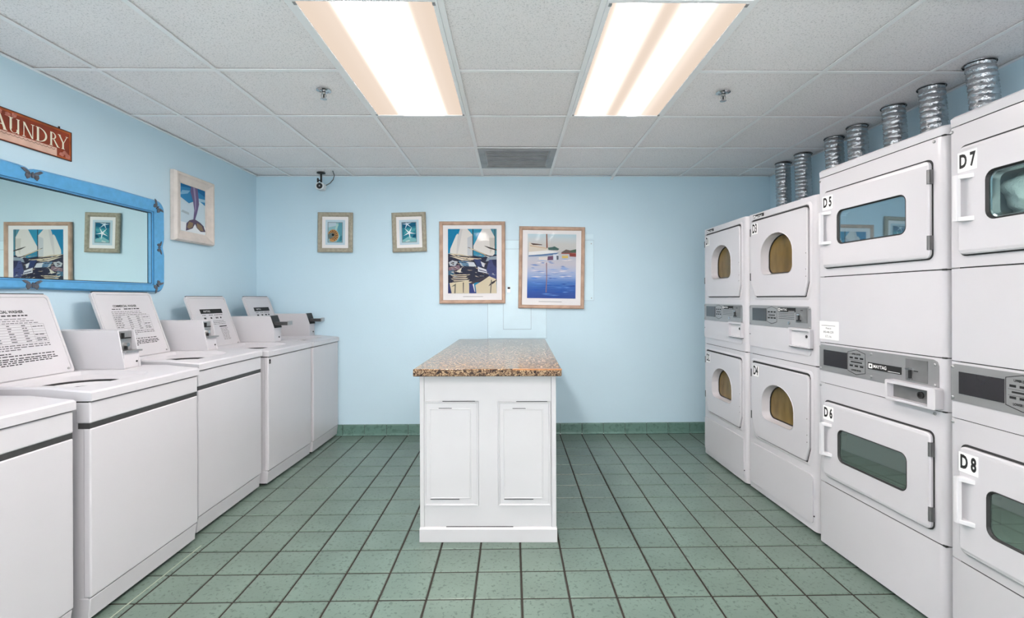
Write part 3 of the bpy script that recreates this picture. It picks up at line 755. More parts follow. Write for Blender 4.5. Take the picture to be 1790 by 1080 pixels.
def dryer_b(loc, rz, w, nums, label, glassm, sticker=False):
    t = tag(empty('stacked_dryer', (*loc, 0), rz), label, 'dryer', 'stacked coin dryers along the right wall')
    H, D, R = 1.968, 0.63, 0.034
    secs = (('base_panel', .018, .336), ('lower_section', .341, .855), ('control_section', .858, 1.064), ('middle_panel', 1.068, 1.406), ('upper_section', 1.411, 1.926))
    doors = {'lower_section': (.048, .648, .382, .764, nums[1], .484, .648, glassm[1]), 'upper_section': (.046, .646, 1.455, 1.841, nums[0], 1.565, 1.735, glassm[0])}
    for name, c0, c1 in secs:
        holes = []
        if name in doors:
            x0, x1, z0, z1, num, g0, g1, gm = doors[name]
            holes = [rrect(.141, .551, g0 - .008, g1 + .008, .035)]
        shell(w, D, R, c0, c1, holes, name, t)
        if name not in doors: continue
        win = rrect(.149, .543, g0, g1, .032); win2 = rrect(.156, .536, g0 + .007, g1 - .007, .028)
        ol = rrect(x0, x1, z0, z1, .022); inner = rrect(x0 + .005, x1 - .005, z0 + .005, z1 - .005, .019)
        d = MB(); d.plate(inner, [win], -.016, -.004, back=False, walls=False, holewalls=False)
        d.loops([[(x, -.003, z) for x, z in ol], [(x, -.012, z) for x, z in ol], [(x, -.016, z) for x, z in inner]], False, False)
        door = d.build('door', WHITE, t, smooth=35)
        MB().loops([[(x, -.016, z) for x, z in win], [(x, -.018, z) for x, z in rrect(.151, .541, g0 + .002, g1 - .002, .031)], [(x, -.009, z) for x, z in win2]], False, False).build('window_gasket', BLACK, door)
        MB().loops([[(x, -.004, z) for x, z in win2], [(x, -.002, z) for x, z in rrect(.160, .532, g0 + .011, g1 - .011, .026)], [(x, .022, z) for x, z in rrect(.163, .529, g0 + .014, g1 - .014, .024)]], False, False).build('inner_rim', CHROME, door, smooth=50)
        MB().plate(win2, (), -.0080, -.0060, back=False, walls=False).build('window', gm, door)
        MB().plate(rrect(x0 - .004, x1 + .004, z0 - .005, z1 + .008, .024), [inner], -.0035, -.0005).build('door_gap', SEAM, door)
        hz = (z0 + z1) / 2 + (.005 if name[0] == 'u' else .0)
        hm = MB()
        hm.loops([[(.058, -.046, hz - .080), (.074, -.046, hz - .080), (.074, -.046, hz + .085), (.058, -.046, hz + .085)], [(.056, -.032, hz - .080), (.078, -.032, hz - .080), (.078, -.032, hz + .085), (.056, -.032, hz + .085)]])
        for a, b in ((hz - .080, hz - .066), (hz + .071, hz + .085)):
            hm.loops([[(.058, -.040, a), (.076, -.040, a), (.076, -.040, b), (.058, -.040, b)], [(.060, -.015, a - .002), (.112, -.015, a - .002), (.112, -.015, b + .002), (.060, -.015, b + .002)]])
        hm.build('handle', WHITE2, door, bevel=.002)
        MB().box(.050, .122, -.0172, -.0158, z1 - .090, z1 - .020).build('number_label', PAPER, door)
        text(num[0] + ' ' + num[1], .066, door, (.086, -.0178, z1 - .055), sx=.60, bold=.0026)
        for zz in (z0 + .062, z1 - .064): MB().cyl((x1 - .002, -.014, zz - .028), (x1 - .002, -.014, zz + .028), .007, n=10).box(x1 - .009, x1 + .006, -.014, -.002, zz - .028, zz + .028).build('hinge', HINGE, door)
        drum(t, .345, (g0 + g1) / 2, .28, .03, .52, DRUM)
        bolt(t, .010, c1 - .014, 0, .006); bolt(t, w - .048, c1 - .012, 0, .006)
    for a, b in ((.336, .341), (.855, .858), (1.064, 1.068), (1.406, 1.411), (1.926, 1.930)):
        MB().box(.036, w - .008, .003, D - .02, a - .001, b + .001).build('section_seam', SEAM, t)
    fp = footprint(w, D, R)
    MB().loops([[(x, y, 1.930) for x, y in fp], [(x - .0, y - (.003 if y < .1 else 0), 1.960) for x, y in fp], [(x * .99 + .003, y * .98 + .006, H) for x, y in fp]]).build('top_cap', WHITE, t, smooth=35)
    # control strip
    z0, z1 = .920, 1.056
    ol = [(.004, z0), (w - .030, z0), (w - .030, z1 - .025), (w - .036, z1 - .008), (w - .055, z1), (.02, z1), (.009, z1 - .005), (.004, z1 - .02)]
    cp = MB().plate(ol, (), -.002, .004).build('control_panel', SILVER, t)
    MB().box(.037, .198, -.004, -.002, .950, 1.030).build('display', DARKGLASS, cp)
    keypad(cp, .203, .312, .932, 1.052, .992)
    badge(cp, .327, .504, .972, 1.003, -.004, .021)
    if True:
        text('UPPER DRYER', .011, cp, (.257, -.0046, 1.030), sx=.8, bold=.0004)
        text('LOWER DRYER', .011, cp, (.257, -.0046, .953), sx=.8, bold=.0004)
    MB().box(.526, .626, -.005, -.002, .955, 1.045).build('coin_slot', DARKSTEEL, cp)
    MB().box(.546, .556, -.012, -.004, .966, 1.000).build('coin_return', BLACK, cp)
    MB().box(.536, .558, -.016, -.004, 1.000, 1.008).box(.545, .56, -.016, -.004, .960, .966).build('coin_lip', CHROME, cp)
    MB().box(.566, .585, -.0058, -.004, .996, 1.000).build('coin_mouth', BLACK, cp)
    for x, z in ((.012, z1 - .012), (.012, z0 + .012), (.345, z1 - .014), (.345, z0 + .018), (w - .045, z1 - .02), (w - .045, z0 + .035)): bolt(cp, x, z, -.002, .006)
    tx0, tx1, tz0, tz1 = .456, .690, .864, .948
    tray = MB().plate(rrect(tx0, tx1, tz0, tz1, .008), [rect(tx0 + .012, tx1 - .034, tz0 + .010, tz1 - .014)], -.036, -.001).build('coin_tray', WHITE, t, bevel=.002)
    MB().box(tx0 + .012, tx1 - .034, -.006, -.003, tz0 + .010, tz1 - .014).build('coin_box_face', DARKSTEEL, tray)
    MB().lathe([(.014, 0), (.014, -.006), (.008, -.008), (.008, -.004)], (.600, -.006, .905), 16, axis='y').build('coin_lock', BLACK, tray, smooth=40)
    bolt(t, tx0 - .012, .900, -.002, .008)
    if sticker:
        st = MB().box(.004, .140, -.0015, .0005, 1.085, 1.178).build('notice_sticker', PAPER, t)
        MB().box(.018, .118, -.0022, -.0015, 1.155, 1.157).build('sticker_rule', STRIP, st)
        text('Phone #', .014, st, (.07, -.0022, 1.142), sx=.8)
        text('843-448-1270', .016, st, (.07, -.0022, 1.122), STRIP, sx=.8)
        text('S.T.I. Inc', .016, st, (.07, -.0022, 1.100), STRIP, sx=.8)
    for x in (.05, w - .06):
        for y in (.06, D - .06): MB().lathe([(.02, 0), (.02, .02)], (x, y, 0), 10).build('foot', BLACK, t)
    return t

def heading(dx, dy): return math.atan2(dy, dx)
dryer_a((1.601, 3.965), heading(.013, -.657), .690, ('D1', 'D2'), 'white stacked dryer marked D1 and D2, farthest along the right wall')
dryer_a((1.626, 3.262), heading(.030, -.654), .690, ('D3', 'D4'), 'white stacked dryer marked D3 and D4 with round-topped amber windows')
dryer_b((1.628, 2.517), heading(.034, -.597), .702, ('D5', 'D6'), 'white stacked dryer marked D5 and D6 with wide rectangular windows', (TEAL, GREEN), sticker=True)
dryer_b((1.635, 1.765), heading(0.0, -1.0), .702, ('D7', 'D8'), 'white stacked dryer marked D7 and D8, nearest, cut off by the right edge', (TEALC, GREEN))

# towels in the drum of D7
import bmesh
def towel(c, r, seed, label):
    bm = bmesh.new(); bmesh.ops.create_icosphere(bm, subdivisions=4, radius=1.0)
    from mathutils import noise
    for v in bm.verts:
        p = v.co.copy(); n1 = noise.noise(p * 1.6 + Vector((seed, 0, 0))); n2 = abs(noise.noise(p * 3.5 + Vector((0, seed, 0))))
        k = 1 + .25 * n1 - .22 * n2
        v.co = Vector((c[0] + p.x * r[0] * k, c[1] + p.y * r[1] * k, c[2] + p.z * r[2] * k))
    me = bpy.data.meshes.new('folded_towel'); bm.to_mesh(me); bm.free(); me.materials.append(TOWEL)
    for p in me.polygons: p.use_smooth = True
    o = bpy.data.objects.new('towel', me); COL.objects.link(o); tag(o, label, 'towel', 'laundry in the drum of dryer D7'); return o
towel((1.745, 1.555, 1.655), (.070, .11, .085), 3.0, 'bunched white towel seen through the window of dryer D7')

# ================================================================== DUCTS
def duct(x, y, zb, lean, label, r=.060):
    t = tag(empty('exhaust_duct', (x, y, zb)), label, 'duct', 'foil exhaust ducts rising from the dryers')
    h = CZ + .01 - zb; m = MB(); rings = []; n = 28; step = .0075; k = int(h / step)
    rnd = random.Random(int(y * 100))
    for i in range(k + 1):
        z = h * i / k; ph = (i % 4) / 4.0
        base = r * (1 + (.035 if i % 4 == 1 else (-.055 if i % 4 == 0 else .01)))
        f = z / h; cx = lean[0] * (1 - f) + .004 * math.sin(7 * f + y); cy = lean[1] * (1 - f)
        rings.append([(cx + base * (1 + rnd.uniform(-.015, .015)) * math.cos(2 * PI * q / n), cy + base * (1 + rnd.uniform(-.015, .015)) * math.sin(2 * PI * q / n), z + .006 * math.sin(2 * PI * q / n)) for q in range(n)])
    m.loops(rings, True, False)
    m.build('hose', FOIL, t, smooth=60)
    MB().lathe([(r + .006, h - .014), (r + .007, h - .010), (r + .002, h - .008)], n=24, cap0=False, cap1=False).build('collar', BLACK, t, smooth=40)
    return t
for x, y, zb, lean, label in (
    (2.375, 4.157, 1.70, (0, 0), 'crinkled foil exhaust duct farthest along the right wall, above dryer D3'),
    (2.385, 3.889, 1.70, (0, 0), 'crinkled foil exhaust duct second farthest, just beside the far one'),
    (2.375, 3.495, 1.80, (.012, 0), 'crinkled foil exhaust duct at the far end of dryer D5 top'),
    (2.375, 3.259, 1.80, (.012, 0), 'crinkled foil exhaust duct second along the top of dryer D5'),
    (2.355, 2.922, 1.85, (.03, 0), 'crinkled foil exhaust duct over the middle of dryer D5 top'),
    (2.350, 2.648, 1.85, (.035, 0), 'crinkled foil exhaust duct at the near end of dryer D5 top'),
    (2.350, 2.372, 1.85, (.075, 0), 'leaning foil exhaust duct rising behind dryer D7')):
    duct(x, y, zb, lean, label)

# ================================================================== WALL THINGS (back wall)
def hang(name, x, y, z, roll, label, cat, rz=0.0, group=None):
    o = tag(empty(name, (x, y, z)), label, cat, group)
    o.rotation_euler = Matrix.Rotation(rz, 3, 'Z').to_4x4().to_euler()
    o.rotation_mode = 'XYZ'
    m = Matrix.Rotation(rz, 4, 'Z') @ Matrix.Rotation(-roll, 4, 'Y')
    o.rotation_euler = m.to_euler()
    return o
def frame(parent, hw, hh, fw, depth, material, prof=((0, 0), (.0, -.7), (.25, -1.0), (.7, -.92), (.85, -.7), (1.0, -.55), (1.0, 0))):
    """four mitred rails, each a part of its own"""
    C = [(-hw, -hh), (hw, -hh), (hw, hh), (-hw, hh)]
    for i in range(4):
        a, b = C[i], C[(i + 1) % 4]; m = MB(); r0, r1 = [], []
        for f, d in prof:
            k = f * fw
            ia = (a[0] - math.copysign(k, a[0]), a[1] - math.copysign(k, a[1])); ib = (b[0] - math.copysign(k, b[0]), b[1] - math.copysign(k, b[1]))
            r0.append((ia[0], d * depth, ia[1])); r1.append((ib[0], d * depth, ib[1]))
        m.loops([r0, r1]); m.build('frame_rail', material, parent)

def P(crop, x0, x1, y0, y1): return [((x - x0) / (x1 - x0), 1 - (y - y0) / (y1 - y0)) for x, y in crop]
rs = random.Random(3)
def blob(cx, cy, rx, ry, n=12, j=.25): return [(cx + rx * (1 + rs.uniform(-j, j)) * math.cos(2 * PI * i / n), cy + ry * (1 + rs.uniform(-j, j)) * math.sin(2 * PI * i / n)) for i in range(n)]
def hsh(c1, c2, t):
    a = [int(c1[i:i + 2], 16) for i in (1, 3, 5)]; b = [int(c2[i:i + 2], 16) for i in (1, 3, 5)]
    return '#%02x%02x%02x' % tuple(int(round(p + (q - p) * t)) for p, q in zip(a, b))

# nautilus print
PY = YB - 0.0115
pn = hang('framed_picture', -1.676, PY, 1.932, math.radians(-0.6), 'grey framed nautilus shell picture on the back wall, leftmost', 'picture', group='small shell pictures on the back wall')
def small_frame(pn, hw=.164, hh=.189):
    frame(pn, hw, hh, .040, .026, WOODGREY)
    MB().plate(rect(-hw + .03, hw - .03, -hh + .03, hh - .03), (), -.010, 0).build('mat_board', MATBOARD, pn)
    MB().plate(rect(-.092, .092, -.118, .118), (), -.012, -.010).build('inner_mat', MATBLUE, pn)
    MB().plate(rect(-.071, .071, -.097, .097), [rect(-.065, .065, -.091, .091)], -.014, -.011).build('print_border', mat('grey_print_edge', '#7e8f93', .6), pn)
seas = [('#8fb9bf', rect(0, 1, 0, 1)), ('#b5c9d2', [(0, .75), (.6, .85), (.55, 1), (0, 1)]), ('#5d9aa6', [(.6, 0), (1, 0), (1, 1), (.75, 1), (.65, .6), (.85, .3)]), ('#a8cdc6', [(.55, .55), (.75, .9), (.6, .95), (.5, .7)]), ('#3f7f8c', [(.8, .05), (1, .1), (1, .35), (.85, .3)])]
small_frame(pn)
sh = list(seas)
cxn, czn = .34, .35
def spi(a, k=1.0):  # shell radius by angle
    return k * (.44 - .055 * a / PI)
ns = 15
out = [(cxn + spi(a) * .92 * math.cos(a), czn + spi(a) * .72 * math.sin(a)) for a in [-.7 * PI + 2 * PI * i / 40 for i in range(41)]]
sh.append(('#c09260', out))
for i in range(ns):
    a = -.5 * PI + 2 * PI * i / ns; r0, r1 = .14, spi(a) * .9
    sh.append(('#2b2320' if i % 2 else '#3d3029', [(cxn + r0 * .9 * math.cos(a), czn + r0 * .7 * math.sin(a)), (cxn + r1 * .9 * math.cos(a + .28), czn + r1 * .7 * math.sin(a + .28)), (cxn + r1 * .86 * math.cos(a + .42), czn + r1 * .68 * math.sin(a + .42)), (cxn + r0 * .9 * math.cos(a + .2), czn + r0 * .7 * math.sin(a + .2))]))
sh.append(('#6d7b78', [(cxn - .40, czn + .02), (cxn - .2, czn + .1), (cxn, czn + .12), (cxn + .14, czn + .04), (cxn + .1, czn - .06), (cxn - .08, czn - .14), (cxn - .3, czn - .2)])); sh.append(('#23282a', circle(cxn + .02, czn + .02, .09, 16, .06)))
art('print', pn, -.066, .066, -.092, .092, -.0125, sh)

# starfish print
ps = hang('framed_picture', -0.976, PY, 1.933, math.radians(1.7), 'grey framed white starfish picture on the back wall', 'picture', group='small shell pictures on the back wall')
small_frame(ps, .161, .188)
st = [('#2f7f92', rect(0, 1, 0, 1)), ('#1f5f7d', [(0, .72), (1, .8), (1, 1), (0, 1)]), ('#7fb9bd', [(0, .1), (.5, .3), (1, .15), (1, 0), (0, 0)]), ('#4fa0a8', [(.1, .4), (.9, .55), (1, .7), (.3, .68)]), ('#c3d6d2', [(.2, .04), (.5, .1), (.55, .04), (.3, 0)]), ('#17506c', [(.7, .2), (1, .25), (1, .4), (.8, .35)])]
def star(cx, cy, R, a0, asp=.72):
    pts = []
    for i in range(10):
        a = a0 + PI * i / 5; r = R if i % 2 == 0 else R * .17
        pts.append((cx + r * math.cos(a), cy + r * asp * math.sin(a)))
    return pts
st += [('#e9f1f4', star(.5, .47, .47, .35 * PI)), ('#cfe0ea', star(.36, .92, .42, .18 * PI, .7))]
art('print', ps, -.066, .066, -.092, .092, -.0125, st)

# sailboats poster
pb = hang('framed_poster', -0.377, PY, 1.643, 0.0, 'tan framed poster of white sailboats, left of the two large posters', 'poster', group='large boat posters on the back wall')
def big_frame(pb, hw, hh):
    frame(pb, hw, hh, .034, .024, WOODTAN)
    MB().plate(rect(-hw + .02, hw - .02, -hh + .02, hh - .02), (), -.008, 0).build('mat_board', MATBOARD, pb)
    MB().plate(rect(-hw + .025, hw - .025, -hh + .025, hh - .025), (), -.0160, -.0150, back=False, walls=False).build('glass', CLEAR, pb)
big_frame(pb, .3135, .391)
A_ = lambda *p: P(p, 157, 728, 135, 897)
W1, NV, TL_ = '#d9d6d0', '#20243a', '#0f7fa9'
sb = [(TL_, rect(0, 1, 0, 1)), ('#2c8fb0', A_((400, 135), (560, 135), (500, 260), (450, 330))), (NV, A_((157, 430), (728, 440), (728, 760), (157, 780))),
 (W1, A_((300, 135), (385, 135), (445, 205), (445, 455), (300, 445), (180, 420), (185, 370), (250, 215), (268, 190), (280, 205))),
 ('#c9c7c4', A_((300, 135), (330, 135), (300, 300), (270, 430), (255, 430), (270, 230))), ('#bfc3c6', A_((385, 240), (445, 210), (445, 455), (385, 445))),
 (W1, A_((560, 135), (655, 135), (705, 230), (705, 430), (680, 455), (620, 450), (440, 365))), ('#c6c3bb', A_((640, 240), (705, 240), (705, 330), (650, 430))),
 ('#4d8797', A_((660, 135), (728, 135), (728, 440), (705, 430), (705, 230))), ('#223038', A_((704, 135), (710, 135), (710, 440), (704, 440))),
 ('#223038', A_((445, 135), (455, 135), (455, 460), (445, 460))), ('#2f88a8', A_((455, 390), (630, 460), (560, 470), (455, 450))),
 ('#3a2d25', A_((385, 352), (398, 352), (645, 455), (610, 458))), ('#3b3531', A_((580, 335), (600, 338), (728, 378), (728, 392), (640, 368))), ('#d8c09a', A_((400, 362), (430, 365), (600, 440), (600, 447))),
 ('#cdbfa4', A_((160, 425), (300, 432), (545, 490), (420, 505), (240, 462))), ('#2c2a33', A_((220, 440), (540, 478), (535, 488), (260, 460))), ('#d9cdb4', A_((170, 455), (250, 470), (450, 520), (300, 500))),
 ('#8a99a5', A_((620, 470), (728, 455), (728, 500), (600, 520))), ('#5f84a2', A_((280, 512), (395, 520), (415, 578), (310, 572))), ('#c8cdd4', A_((390, 525), (460, 530), (490, 582), (405, 578))),
 ('#2c3b69', A_((455, 490), (540, 500), (570, 580), (505, 585))), ('#ccd0d6', A_((540, 520), (590, 545), (580, 590), (560, 580))), ('#cfd3da', A_((505, 580), (620, 622), (612, 660), (510, 640))), ('#2a3152', A_((520, 615), (610, 640), (608, 648), (520, 626))),
 ('#3b4473', A_((640, 500), (728, 498), (728, 735), (650, 720), (605, 625))), ('#20264a', A_((670, 500), (728, 498), (728, 600), (690, 560))), ('#7d6470', A_((165, 590), (290, 560), (305, 610), (170, 640))),
 ('#b0b7be', A_((165, 530), (210, 505), (270, 530), (240, 575), (180, 570))), ('#2b2d3b', A_((185, 540), (230, 525), (225, 560))), ('#cfc8b8', A_((250, 640), (320, 590), (300, 655))), ('#36607a', A_((160, 630), (230, 620), (220, 680), (160, 680)))]
for q in range(9):
    y = 680 + 11 * q; x0 = 180 + rs.uniform(0, 40); x1 = 380 + rs.uniform(0, 70)
    sb.append(('#d6cbb0' if q % 2 == 0 else '#2a2633', A_((x0, y), ((x0 + x1) / 2, y - 6), (x1, y - 8), (x1 - 20, y + 5), ((x0 + x1) / 2, y + 3), (x0 + 15, y + 9))))
for q in range(75):
    x = rs.uniform(162, 690); y = rs.uniform(440, 700); l = rs.uniform(14, 60); sl = rs.uniform(.05, .5); th = rs.uniform(2, 5)
    sb.append((rs.choice(['#15161d', '#15161d', '#e6e1d6', '#e6e1d6', '#1b2244', '#8fa3b4', '#b7a58c']), A_((x, y), (x + l * .5, y + l * .5 * sl - th), (min(728, x + l), y + l * sl), (x + l * .5, y + l * .5 * sl + th))))
sb += [('#cfc4a7', A_((175, 775), (400, 745), (412, 897), (200, 897))), ('#262e60', A_((157, 790), (175, 775), (200, 897), (157, 897))), ('#2c3a78', A_((405, 785), (455, 778), (487, 897), (405, 897))), ('#d3d6da', A_((445, 790), (460, 785), (475, 880), (468, 880))),
 ('#cfc4a8', A_((478, 800), (560, 750), (640, 695), (720, 730), (728, 897), (490, 897))), ('#39323c', A_((400, 780), (560, 715), (640, 690), (560, 735), (440, 790))), ('#3a343c', A_((630, 815), (660, 770), (728, 735), (700, 775))), ('#5c5a58', A_((330, 770), (343, 768), (340, 890), (332, 890))), ('#5c5a58', A_((660, 740), (672, 738), (660, 897), (650, 897))), ('#6a675f', A_((195, 820), (250, 780), (245, 897), (230, 897), (235, 810)))]
art('print', pb, -.232, .232, -.293, .321, -.0082, sb, step=.00005)
MB().box(-.09, .10, -.0088, -.008, -.327, -.323).build('caption_line', mat('grey_caption', '#8b8b8b', .7), pb)

# harbour poster
ph = hang('framed_poster', 0.380, PY, 1.592, math.radians(-0.95), 'tan framed poster of a moored boat on blue water, right of the sailboats poster', 'poster', group='large boat posters on the back wall')
big_frame(ph, .3145, .391)
B_ = lambda *p: P(p, 137, 722, 130, 890)
hb = []
bands = [(130, '#bcd6de'), (190, '#c9d2d4'), (260, '#cdcbc6'), (350, '#c3c4c3'), (400, '#bcc3cd'), (480, '#c7c3cb'), (560, '#b3bcd2'), (640, '#8fa6d0'), (700, '#4f7cc0'), (780, '#2c5fae'), (890, '#2b4b96')]
for (ya, ca), (yb, cb_) in zip(bands, bands[1:]):
    for q in range(3):
        hb.append((hsh(ca, cb_, (q + .5) / 3), B_((137, ya + (yb - ya) * q / 3), (722, ya + (yb - ya) * q / 3), (722, ya + (yb - ya) * (q + 1) / 3), (137, ya + (yb - ya) * (q + 1) / 3))))
for q in range(70):
    y = rs.uniform(420, 880); f = (y - 420) / 460; x = rs.uniform(150, 640); l = rs.uniform(40, 150)
    c = rs.choice(['#e3dcdd', '#8fa9d6', '#6f8cc4']) if f < .5 else rs.choice(['#1d57b0', '#5b8ad0', '#284a98', '#3f70c0'])
    hb.append((c, B_((x, y), (x + l * .5, y - 7 * rs.random() - 2), (min(720, x + l), y + rs.uniform(-3, 3)), (x + l * .5, y + 6))))
hb += [('#4e6b66', B_((380, 290), (430, 285), (460, 275), (520, 305), (500, 320), (390, 318))), ('#6a5d57', B_((540, 345), (600, 310), (650, 320), (722, 305), (722, 350), (560, 355))), ('#4f6a58', B_((650, 325), (722, 305), (722, 340), (660, 340))), ('#9c4b3e', B_((540, 352), (722, 352), (722, 362), (545, 362))), ('#8d3f3a', B_((640, 362), (722, 362), (722, 395), (645, 392))),
 ('#d8cfc0', B_((155, 225), (170, 235), (380, 300), (375, 330), (150, 350))), ('#c9a98a', B_((165, 265), (370, 298), (370, 304), (165, 275))), ('#e6e6e4', B_((150, 345), (375, 322), (470, 335), (520, 345), (300, 375), (150, 385))), ('#5d7fa6', B_((150, 385), (300, 372), (520, 345), (470, 375), (300, 392), (150, 400))),
 ('#8a5a48', B_((358, 130), (370, 130), (378, 295), (362, 295))), ('#5d4a42', B_((170, 240), (230, 245), (310, 255), (310, 262), (200, 262))), ('#ded6d0', B_((270, 405), (380, 400), (375, 440), (275, 440))), ('#6b4c66', B_((380, 395), (445, 388), (445, 435), (378, 440))), ('#d3dae2', B_((445, 370), (510, 368), (515, 430), (455, 440))), ('#5b6572', B_((485, 385), (510, 385), (512, 430), (488, 435))), ('#d9bd6f', B_((550, 385), (625, 380), (625, 412), (555, 415))), ('#8d6f78', B_((360, 470), (372, 470), (376, 640), (370, 820), (360, 820), (366, 640)))]
art('print', ph, -.232, .232, -.293, .321, -.0082, hb, step=.00005)
MB().box(-.12, .10, -.0088, -.008, -.327, -.323).build('caption_line', MATS['grey_caption'], ph)

# flush electrical panel and plates behind the posters
ep = tag(empty('electrical_panel', (-0.232, YB - .001, 0.917)), 'flush electrical panel painted pale blue, half hidden behind the posters', 'panel')
MB().plate(rect(0, .560, 0, .94), (), -.004, 0).build('cover', PANELPAINT, ep, bevel=.0015)
MB().plate(rect(.150, .412, .088, .855), (), -.008, -.004).build('door', PANELPAINT, ep, bevel=.0015)
MB().plate(rrect(.188, .216, .440, .495, .003), (), -.013, -.008).build('latch', CHROME, ep, bevel=.001)
MB().plate(rect(.190, .214, .472, .492), (), -.0145, -.013).build('latch_grip', INK, ep)
PGAP = mat('panel_gap_shadow', '#97adb9', .8)
MB().plate(rect(.147, .415, .085, .858), (), -.0046, -.004).build('door_gap', PGAP, ep)
MB().plate(rect(-.0025, .5625, -.0025, .9425), (), -.0008, 0).build('cover_gap', PGAP, ep)
for x, z in ((.02, .015), (.02, .92), (.54, .92)): bolt(ep, x, z, -.004, .005, 'screw', PANELPAINT)
wp = tag(empty('wall_plate', (0.42, YB - .001, 1.278)), 'blank painted cover plate peeking out right of the blue water poster', 'plate')
MB().plate(rect(0, .366, 0, .575), (), -.004, 0).build('cover', PANELPAINT, wp, bevel=.0015)
MB().plate(rect(0.1, .363, .590, .635), (), -.005, 0).build('upper_strip', PANELPAINT, wp, bevel=.0015)
MB().plate(rect(-.002, .368, -.002, .577), (), -.0008, 0).build('cover_gap', PGAP, wp)
for z in (.022, .545): bolt(wp, .343, z, -.004, .005, 'screw', STEEL)

# ================================================================== LEFT WALL THINGS
LX = XL + 0.003
pm = hang('framed_picture', LX, 3.666, 1.978, 0.0, 'whitewashed wide framed picture of a fish tail on the left wall', 'picture', rz=PI / 2)
frame(pm, .2225, .251, .078, .045, WOODWHITE, prof=((0, 0), (0, -.6), (.12, -1.0), (.3, -1.0), (.45, -.8), (.9, -.45), (1, -.45), (1, 0)))
M_ = lambda *p: P(p, 0, 1, 0, 1)
tl = [('#c4d6de', rect(0, 1, 0, 1)), ('#3d86b5', [(0, .72), (.35, .62), (.7, .75), (1, .66), (1, 1), (0, 1)]), ('#2a6d9e', [(0, .92), (.5, .97), (1, .86), (1, 1), (0, 1)]), ('#7fb2cf', [(0, .75), (.3, .82), (.4, .9), (.1, .86)]), ('#9fc4d6', [(.55, .7), (1, .74), (1, .8), (.6, .78)]), ('#a9b9c0', [(.05, .40), (.35, .37), (.35, .42), (.1, .45)]), ('#e2e7e9', [(0, .02), (1, 0), (1, .18), (0, .2)]),
      ('#6f6688', [(.42, 1), (.68, 1), (.72, .8), (.74, .66), (.66, .45), (.58, .3), (.62, .2), (.48, .2), (.52, .32), (.55, .5), (.50, .7), (.40, .88)]), ('#9890ac', [(.5, 1), (.58, 1), (.62, .75), (.62, .55), (.58, .45), (.57, .7)]),
      ('#5d5468', [(.53, .30), (.60, .30), (.78, .26), (.92, .20), (1.0, .08), (.80, .06), (.64, .13), (.58, .22), (.48, .1), (.32, .05), (.22, .02), (.24, .18), (.36, .26)]), ('#8c7a63', [(.64, .24), (.84, .2), (.92, .09), (.78, .08), (.66, .14)]), ('#8c7a63', [(.5, .22), (.34, .23), (.26, .1), (.34, .07), (.48, .13)])]
art('print', pm, -.146, .146, -.175, .175, -.0130, tl)
MB().plate(rect(-.15, .15, -.18, .18), (), -.0125, 0).build('backing', MATBOARD, pm)

# LAUNDRY sign
sg = hang('tin_sign', LX, 2.433, 2.142, 0.0, 'rust red tin sign reading LAUNDRY, high on the left wall', 'sign', rz=PI / 2)
MB().plate(rect(-.243, .243, -.079, .079), (), -.004, 0).build('plate', SIGNRED, sg)
MB().plate(rect(-.244, .244, -.080, .080), [rect(-.240, .240, -.076, .076)], -.006, -.001).build('rim', SIGNEDGE, sg)
MB().plate(rect(-.240, .240, -.076, .076), [rect(-.230, .230, -.068, .066)], -.0046, -.004).build('border', mat('orange_sign_border', '#a8501c', .5, var=.3, vscale=20), sg)
MB().plate(rect(-.239, .158, -.073, -.030), (), -.0048, -.004).build('band', SIGNPINK, sg)
sw = MB()
for q in range(19):
    cx = -.232 + q * .0205
    pts = [(cx + .0102 * math.cos(a), -.036 - .008 * math.sin(a)) for a in [PI * i / 8 for i in range(9)]]
    inn = [(cx + .0085 * math.cos(a), -.036 - .0062 * math.sin(a)) for a in [PI * i / 8 for i in range(8, -1, -1)]]
    sw.face([(x, -.0052, z) for x, z in pts + inn])
sw.build('lace_scroll', SIGNEDGE, sg, fix=False)
for cx, cz in ((.185, -.055), (.205, -.045), (.222, -.06), (-.21, .05), (-.17, .055), (-.13, .058), (-.09, .055), (-.06, .06)):
    MB().plate([(cx + p[0], cz + p[1]) for p in blob(0, 0, .014, .011, 10, .3)], (), -.0052, -.004).build('rose', SIGNROSE, sg)
MB().plate(rect(.17, .178, .082, .09), (), -.004, 0).build('hanger', INK, sg)
